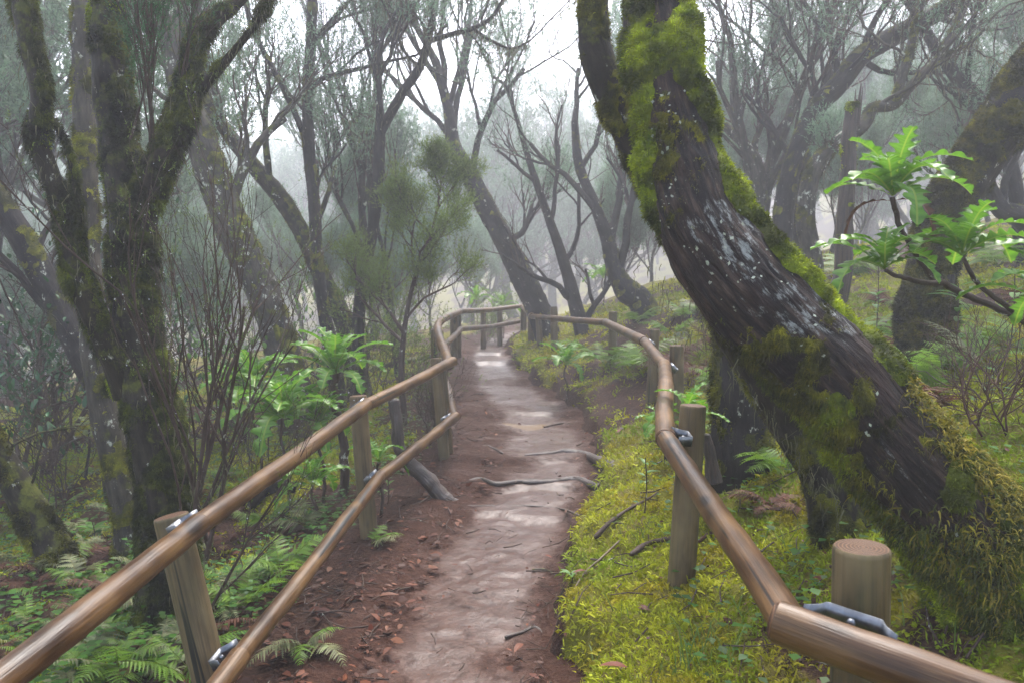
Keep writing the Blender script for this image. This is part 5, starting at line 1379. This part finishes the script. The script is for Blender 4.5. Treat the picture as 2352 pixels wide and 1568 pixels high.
# bare twiggy shrub in front of the left wood
p = P(415, 1080, 3.5); p[2] = tz(p[0], p[1])
o = thing('bare_heath_shrub', p, 'thin twiggy shrub beaded with rain beside the forked tree', 'shrub')
out, tips = [], []
oo = dict(DEF, lv=3, nc=[5, 4, 3], up=.10, wob=.10, ang=(14, 42), ls=(.42, .66), rmin=.0013, t0=.2)
g = np.random.default_rng(61)
for dx, L, r in ((.04, 1.35, .013), (.22, 1.2, .011), (-.10, 1.25, .011), (.34, 1.0, .009), (.12, 1.4, .010), (.5, .8, .008)):
    grow(out, tips, p + np.array([g.uniform(-.06, .1), g.uniform(-.06, .06), .05 + g.uniform(0, .35)]), unit(np.array([dx, g.uniform(-.1, .1), 1])), L, r, 0, oo, g)
branches_mesh('twigs', out, M['twig'], o)
acc = Acc(); needles(acc, [t for t in tips if g.random() < .6], 2, 8, .05, .011, .0011, g); acc.build('foliage', M['heath_y'], o, smooth=False)
acc = Acc()
for t in tips:
    if g.random() < .3:
        c = t[0] - [0, 0, .004]; r = g.uniform(.0018, .0034)
        V = c + r * np.array([[1, 0, 0], [-1, 0, 0], [0, 1, 0], [0, -1, 0], [0, 0, 1.0], [0, 0, -1.2]])
        acc.add(V, [[0, 2, 4], [2, 1, 4], [1, 3, 4], [3, 0, 4], [2, 0, 5], [1, 2, 5], [3, 1, 5], [0, 3, 5]])
dr = acc.build('water_drops', M['drop'], o); dr['kind'] = 'stuff'
acc = Acc()
for p_, r_, lv in out:
    if lv == 0: beards(acc, p_[:4], 60, .02, .09, .003, g, .008)
acc.build('hanging_moss', M['beard'], o, smooth=False)
# undergrowth twig shrubs
for x, y, d, h, lab in ((1010, 1090, 7.0, .6, 'thin bare brush beside the corner post'), (760, 1000, 7.0, .9, 'bare brush behind the bright lobed rosettes'), (560, 1050, 6.5, .7, 'bare brush between the forked tree and the rosettes'),
                        (120, 1060, 6.0, 1.0, 'pale dead brush left of the sapling'), (2300, 960, 3.6, .45, 'reddish dead brush on the slope at the right edge'), (2240, 950, 4.3, .4, 'dead brush right of the leaning trunk'), (1650, 700, 8.5, .9, 'grey brush on the slope behind the leaning trunk'), (880, 930, 9, 1.1, 'green tinged brush behind the heath bush'), (1120, 780, 15.5, .8, 'hazy brush behind the far rails')):
    p = P(x, y, d); p[2] = tz(p[0], p[1]); o = thing('dead_brush', p, lab, 'brush', 'bare brush between the trees')
    out, tips = [], []; oo = dict(DEF, lv=2, nc=[6, 5], up=.05, wob=.2, ang=(20, 55), rmin=.0016, t0=.1)
    for k in range(7): grow(out, tips, p + np.array([g.uniform(-.15, .15), g.uniform(-.15, .15), -.03]), unit(np.array([g.uniform(-.6, .6), g.uniform(-.6, .6), 1])), h * g.uniform(.6, 1.1), .005, 0, oo, g)
    branches_mesh('twigs', out, M['twig_red'] if 'red' in lab else M['twig'], o)
    if 'green' in lab or 'hazy' in lab: acc = Acc(); needles(acc, tips, 3, 8, .12, .03, .004, g); acc.build('foliage', M['heath_y'], o, smooth=False)

# ================================================================ fallen wood, roots and leaves
def wood_px(name, label, cat, pts, w0, w1, m, d=None, lift=.3, bury=False, group=None, ns=10, n=40, rough=.22):
    Q = []
    for x, y in pts:
        p = G(x, y) if d is None else P(x, y, d); 
        dx = p[0] - float(pcx(p[1]))
        if d is None and abs(dx) < float(phw(p[1])): p[2] = float(pathz(np.array([p[0]]), np.array([p[1]]))[0])
        Q.append(p)
    dm = np.mean([np.dot(p - EYE, FW) for p in Q])
    C = resample(np.array(Q), n); rad = np.linspace(w0, w1, n) * dm / F / 2
    if d is None: C[:, 2] += rad * lift
    rad = rad * (.8 + .4 * fbm(C * 9, 5, 2)); rad[-1] *= .4; rad[0] *= .6
    c0 = C.mean(0); o = thing(name, (c0[0], c0[1], tz(c0[0], c0[1])), label, cat, group)
    V, N, X = grid3(C, rad, ns, rough, 22, len(label), .12)
    bark_part('wood', [(V, N, X)], m, o); return o
wood_px('root_step', 'thick grey root lying across the path, upper one of the pair', 'root', [(1205, 1068), (1260, 1062), (1300, 1060), (1350, 1066), (1412, 1076)], 7, 26, M['dead'], lift=-.15)
wood_px('root_step', 'grey root across the right half of the path, lower one of the pair', 'root', [(1200, 1137), (1260, 1130), (1320, 1126), (1375, 1128)], 12, 22, M['dead'], lift=-.2)
wood_px('root_step', 'knotted dark root crossing the left half of the path', 'root', [(1050, 1120), (1100, 1124), (1140, 1134), (1190, 1128), (1245, 1140)], 10, 12, M['dead'], lift=.0)
wood_px('root_step', 'thin wet root ridge crossing the path below the paired roots', 'root', [(1070, 1192), (1130, 1190), (1210, 1192), (1290, 1196), (1345, 1194)], 5, 6, M['dead'], lift=.1)
wood_px('fallen_stick', 'dark stick slanting on the left side of the path', 'stick', [(1092, 1035), (1120, 1046), (1155, 1062)], 9, 6, M['dead'])
wood_px('fallen_stick', 'thin twig lying on the wet mud before the puddle', 'stick', [(1250, 1000), (1290, 990), (1330, 982)], 5, 3, M['twig'])
wood_px('dead_limb', 'grey dead limb propped against the lower rail with its foot on the path', 'fallen branch', [(903, 915), (912, 975), (918, 1030), (945, 1068), (985, 1105), (1020, 1145), (1062, 1172)], 28, 40, M['dead'], d=5.35, ns=18, n=70)
wood_px('fallen_stick', 'dark crooked branch resting on the moss above the path edge', 'stick', [(1366, 1252), (1400, 1215), (1440, 1182), (1480, 1160), (1512, 1146)], 12, 5, M['twig'], lift=2.5)
wood_px('fallen_stick', 'pale thin stick on the moss by the path edge', 'stick', [(1318, 1362), (1345, 1325), (1382, 1290), (1424, 1252)], 4, 6, M['post'], lift=4)
wood_px('fallen_stick', 'dark branch running under the single rail to its thin post', 'stick', [(1448, 1290), (1490, 1262), (1540, 1248), (1600, 1240)], 14, 10, M['twig'], lift=1.5)
wood_px('fallen_stick', 'forked dark stick at the lower right edge of the path', 'stick', [(1160, 1502), (1195, 1490), (1235, 1484), (1272, 1488)], 10, 8, M['dead'])
wood_px('fallen_stick', 'short twig furred with white lichen at the path edge', 'stick', [(1222, 1346), (1255, 1344), (1292, 1336)], 8, 7, M['bark_pale'], lift=1.2)
wood_px('fallen_log', 'mossy log lying behind the corner post of the two rail fence', 'log', [(830, 868), (880, 850), (930, 838), (1000, 820)], 18, 12, M['bark_moss'], lift=.8)
wood_px('fallen_log', 'dark rotten log under the top rail near the small rosette', 'log', [(560, 1160), (620, 1130), (680, 1130)], 60, 30, M['bark_dark'], lift=.4, ns=20)
wood_px('fallen_stick', 'thin stick crossing the slope beneath the leaning trunk', 'stick', [(1700, 1190), (1760, 1185), (1830, 1170), (1885, 1120)], 5, 3, M['twig'], lift=6)
wood_px('broken_stake', 'short broken dark stake standing beside the thin post on the bank', 'stake', [(1640, 1110), (1632, 1050), (1622, 995)], 42, 16, M['snag'], d=3.7, ns=12)
wood_px('fallen_stick', 'reddish stick among the withered ferns beside the single rail', 'stick', [(1600, 1260), (1640, 1235), (1690, 1205)], 9, 5, M['twig_red'], lift=2)

# individual larger fallen leaves
def fallen_leaf(x, y, L, col, label, tilt=.15):
    p = G(x, y)
    if abs(p[0] - float(pcx(p[1]))) < float(phw(p[1])): p[2] = float(pathz(np.array([p[0]]), np.array([p[1]]))[0]) + .03
    acc = Acc(); a = R.uniform(0, 6.28); leaves(acc, np.zeros((1, 3)), np.array([[math.cos(a), math.sin(a), tilt]]), L, np.random.default_rng(int(x)), (1, 0))
    V = acc.V[0]; acc.C[0] = np.broadcast_to(np.array(col, np.float32), V.shape)
    o = acc.build('fallen_leaf', M['litter']); o.location = Vector([float(v) for v in p + [0, 0, .025]]); tag(o, label, 'leaf', 'larger fallen leaves')
FLV = [(1050, 1245, .10, (2.0, 1.4, 1.1), 'pale pinkish fallen leaf at the left path edge above the others'), (1060, 1425, .08, (.7, .45, .4), 'dark clod like leaf on the mud'), (872, 1408, .09, (1.9, 1.5, 1.3), 'whitish fallen leaf on the litter near the lower rail'),
       (960, 1330, .08, (1.7, .9, .6), 'orange brown leaf left of the wet strip'), (1200, 1545, .10, (2.2, 1.5, 1.2), 'pale leaf in the mud at the bottom of the path'), (1345, 1325, .07, (1.6, .55, .3), 'rusty leaf on the moss above the path edge'), (1440, 1553, .10, (2.4, 1.4, 1.0), 'pale leaf curled on the moss at the bottom edge'),
       (1250, 1330, .06, (1.9, .7, .3), 'orange leaf beside the lichened twig'), (1860, 1355, .11, (1.9, .8, .4), 'bright orange leaf behind the steel bracket'), (1880, 1280, .08, (1.8, .7, .5), 'reddish leaf on the moss left of the thick post'), (1215, 1190, .08, (1.2, .8, .7), 'brown leaf by the thin root ridge'),
       (890, 1500, .06, (2.6, 2.3, 2.2), 'white leaf scrap on the dark soil'), (985, 1475, .07, (1.1, .8, .7), 'dull brown leaf by the lower path edge'), (930, 1230, .09, (1.5, .8, .5), 'brown leaf against the foot of the second post'), (1330, 1090, .08, (2.2, 2, 1.9), 'pale leaf caught against the upper thick root')]
for x_, y_, L_, c_, t_ in FLV: fallen_leaf(x_, y_, L_ * .8, tuple(v * .62 for v in c_), t_)

# grass blades on the right bank
acc = Acc(); g = np.random.default_rng(71)
for x, y, n, h in ((1620, 1500, 26, .16), (1560, 1545, 18, .14), (1700, 1440, 16, .12), (1480, 1240, 14, .2), (2080, 1470, 14, .14), (1390, 1480, 14, .10), (1780, 1250, 16, .14)):
    p = G(x, y); pos = p + g.normal(size=(n, 3)) * [.06, .06, 0]; pos[:, 2] = terrain(pos[:, 0], pos[:, 1])
    fuzz(acc, pos, np.tile([0, 0, 1.0], (n, 1)), h, .004, np.ones((n, 3)), .35, .45, g)
tag(acc.build('grass', M['grass'], None, smooth=False), 'thin pale grass blades curving out of the moss on the near bank', 'grass', None, 'stuff')

# ================================================================ air, light, camera
def box(name, lo, hi, m):
    x0, y0, z0 = lo; x1, y1, z1 = hi
    V = [(x0, y0, z0), (x1, y0, z0), (x1, y1, z0), (x0, y1, z0), (x0, y0, z1), (x1, y0, z1), (x1, y1, z1), (x0, y1, z1)]
    return mesh(name, V, [np.array([[3, 2, 1, 0], [4, 5, 6, 7], [0, 1, 5, 4], [1, 2, 6, 5], [2, 3, 7, 6], [3, 0, 4, 7]])], m, smooth=False)
hm = bpy.data.materials.new('fog'); hm.use_nodes = True; nt = hm.node_tree; nt.nodes.clear()
vo = nt.nodes.new('ShaderNodeVolumePrincipled'); out_ = nt.nodes.new('ShaderNodeOutputMaterial')
vo.inputs['Color'].default_value = (.92, .935, 1.0, 1); vo.inputs['Density'].default_value = HAZE; vo.inputs['Anisotropy'].default_value = .35
nt.links.new(vo.outputs[0], out_.inputs['Volume'])
zmin = float(GZ.min()); zmax = float(GZ.max()) + 22
hz = box('haze', (-152, -12, zmin - 1), (152, 218, zmax), hm); tag(hz, 'white mountain fog drifting between the trees', 'fog', None, 'stuff')

SC.world = bpy.data.worlds.new('World'); w = SC.world; w.use_nodes = True; nt = w.node_tree
bg = nt.nodes['Background']; sky = nt.nodes.new('ShaderNodeTexSky'); sky.sky_type = 'NISHITA'; sky.sun_disc = False
EL, AZ = math.radians(58), math.radians(12)
sky.sun_elevation = EL; sky.sun_rotation = AZ; sky.air_density = 1.0; sky.dust_density = 4.0; sky.ozone_density = 1.0
hs = nt.nodes.new('ShaderNodeHueSaturation'); hs.inputs['Saturation'].default_value = SAT
nt.links.new(sky.outputs[0], hs.inputs['Color']); nt.links.new(hs.outputs[0], bg.inputs['Color']); bg.inputs['Strength'].default_value = SKY
sd = bpy.data.lights.new('sun', 'SUN'); sd.energy = SUN; sd.angle = math.radians(25); sd.color = (1, .97, .92)
so = bpy.data.objects.new('sun', sd); COL.objects.link(so)
dv = Vector((math.sin(AZ) * math.cos(EL), math.cos(AZ) * math.cos(EL), math.sin(EL)))
so.rotation_euler = dv.to_track_quat('Z', 'Y').to_euler(); so.location = dv * 120

cd = bpy.data.cameras.new('camera'); cd.sensor_width = 36; cd.lens = F / 2352 * 36; cd.clip_end = 600; cd.clip_start = .05
co = bpy.data.objects.new('camera', cd); COL.objects.link(co); co.location = EYE; co.rotation_euler = (math.pi / 2 - PITCH, 0, 0)
cd.dof.use_dof = True; cd.dof.focus_distance = 3.4; cd.dof.aperture_fstop = 5.6
SC.camera = co
vs = SC.view_settings; vs.view_transform = 'Standard'; vs.look = 'None'; vs.exposure = EXPO; vs.gamma = 1; vs.use_curve_mapping = False
cy = SC.cycles; cy.max_bounces = 8; cy.diffuse_bounces = 3; cy.glossy_bounces = 2; cy.transmission_bounces = 3; cy.volume_bounces = 2
cy.use_adaptive_sampling = True; cy.adaptive_threshold = .008; cy.sample_clamp_indirect = 4
cy.use_denoising = True
try: cy.denoiser = 'OPENIMAGEDENOISE'; cy.denoising_input_passes = 'RGB_ALBEDO_NORMAL'
except Exception: pass
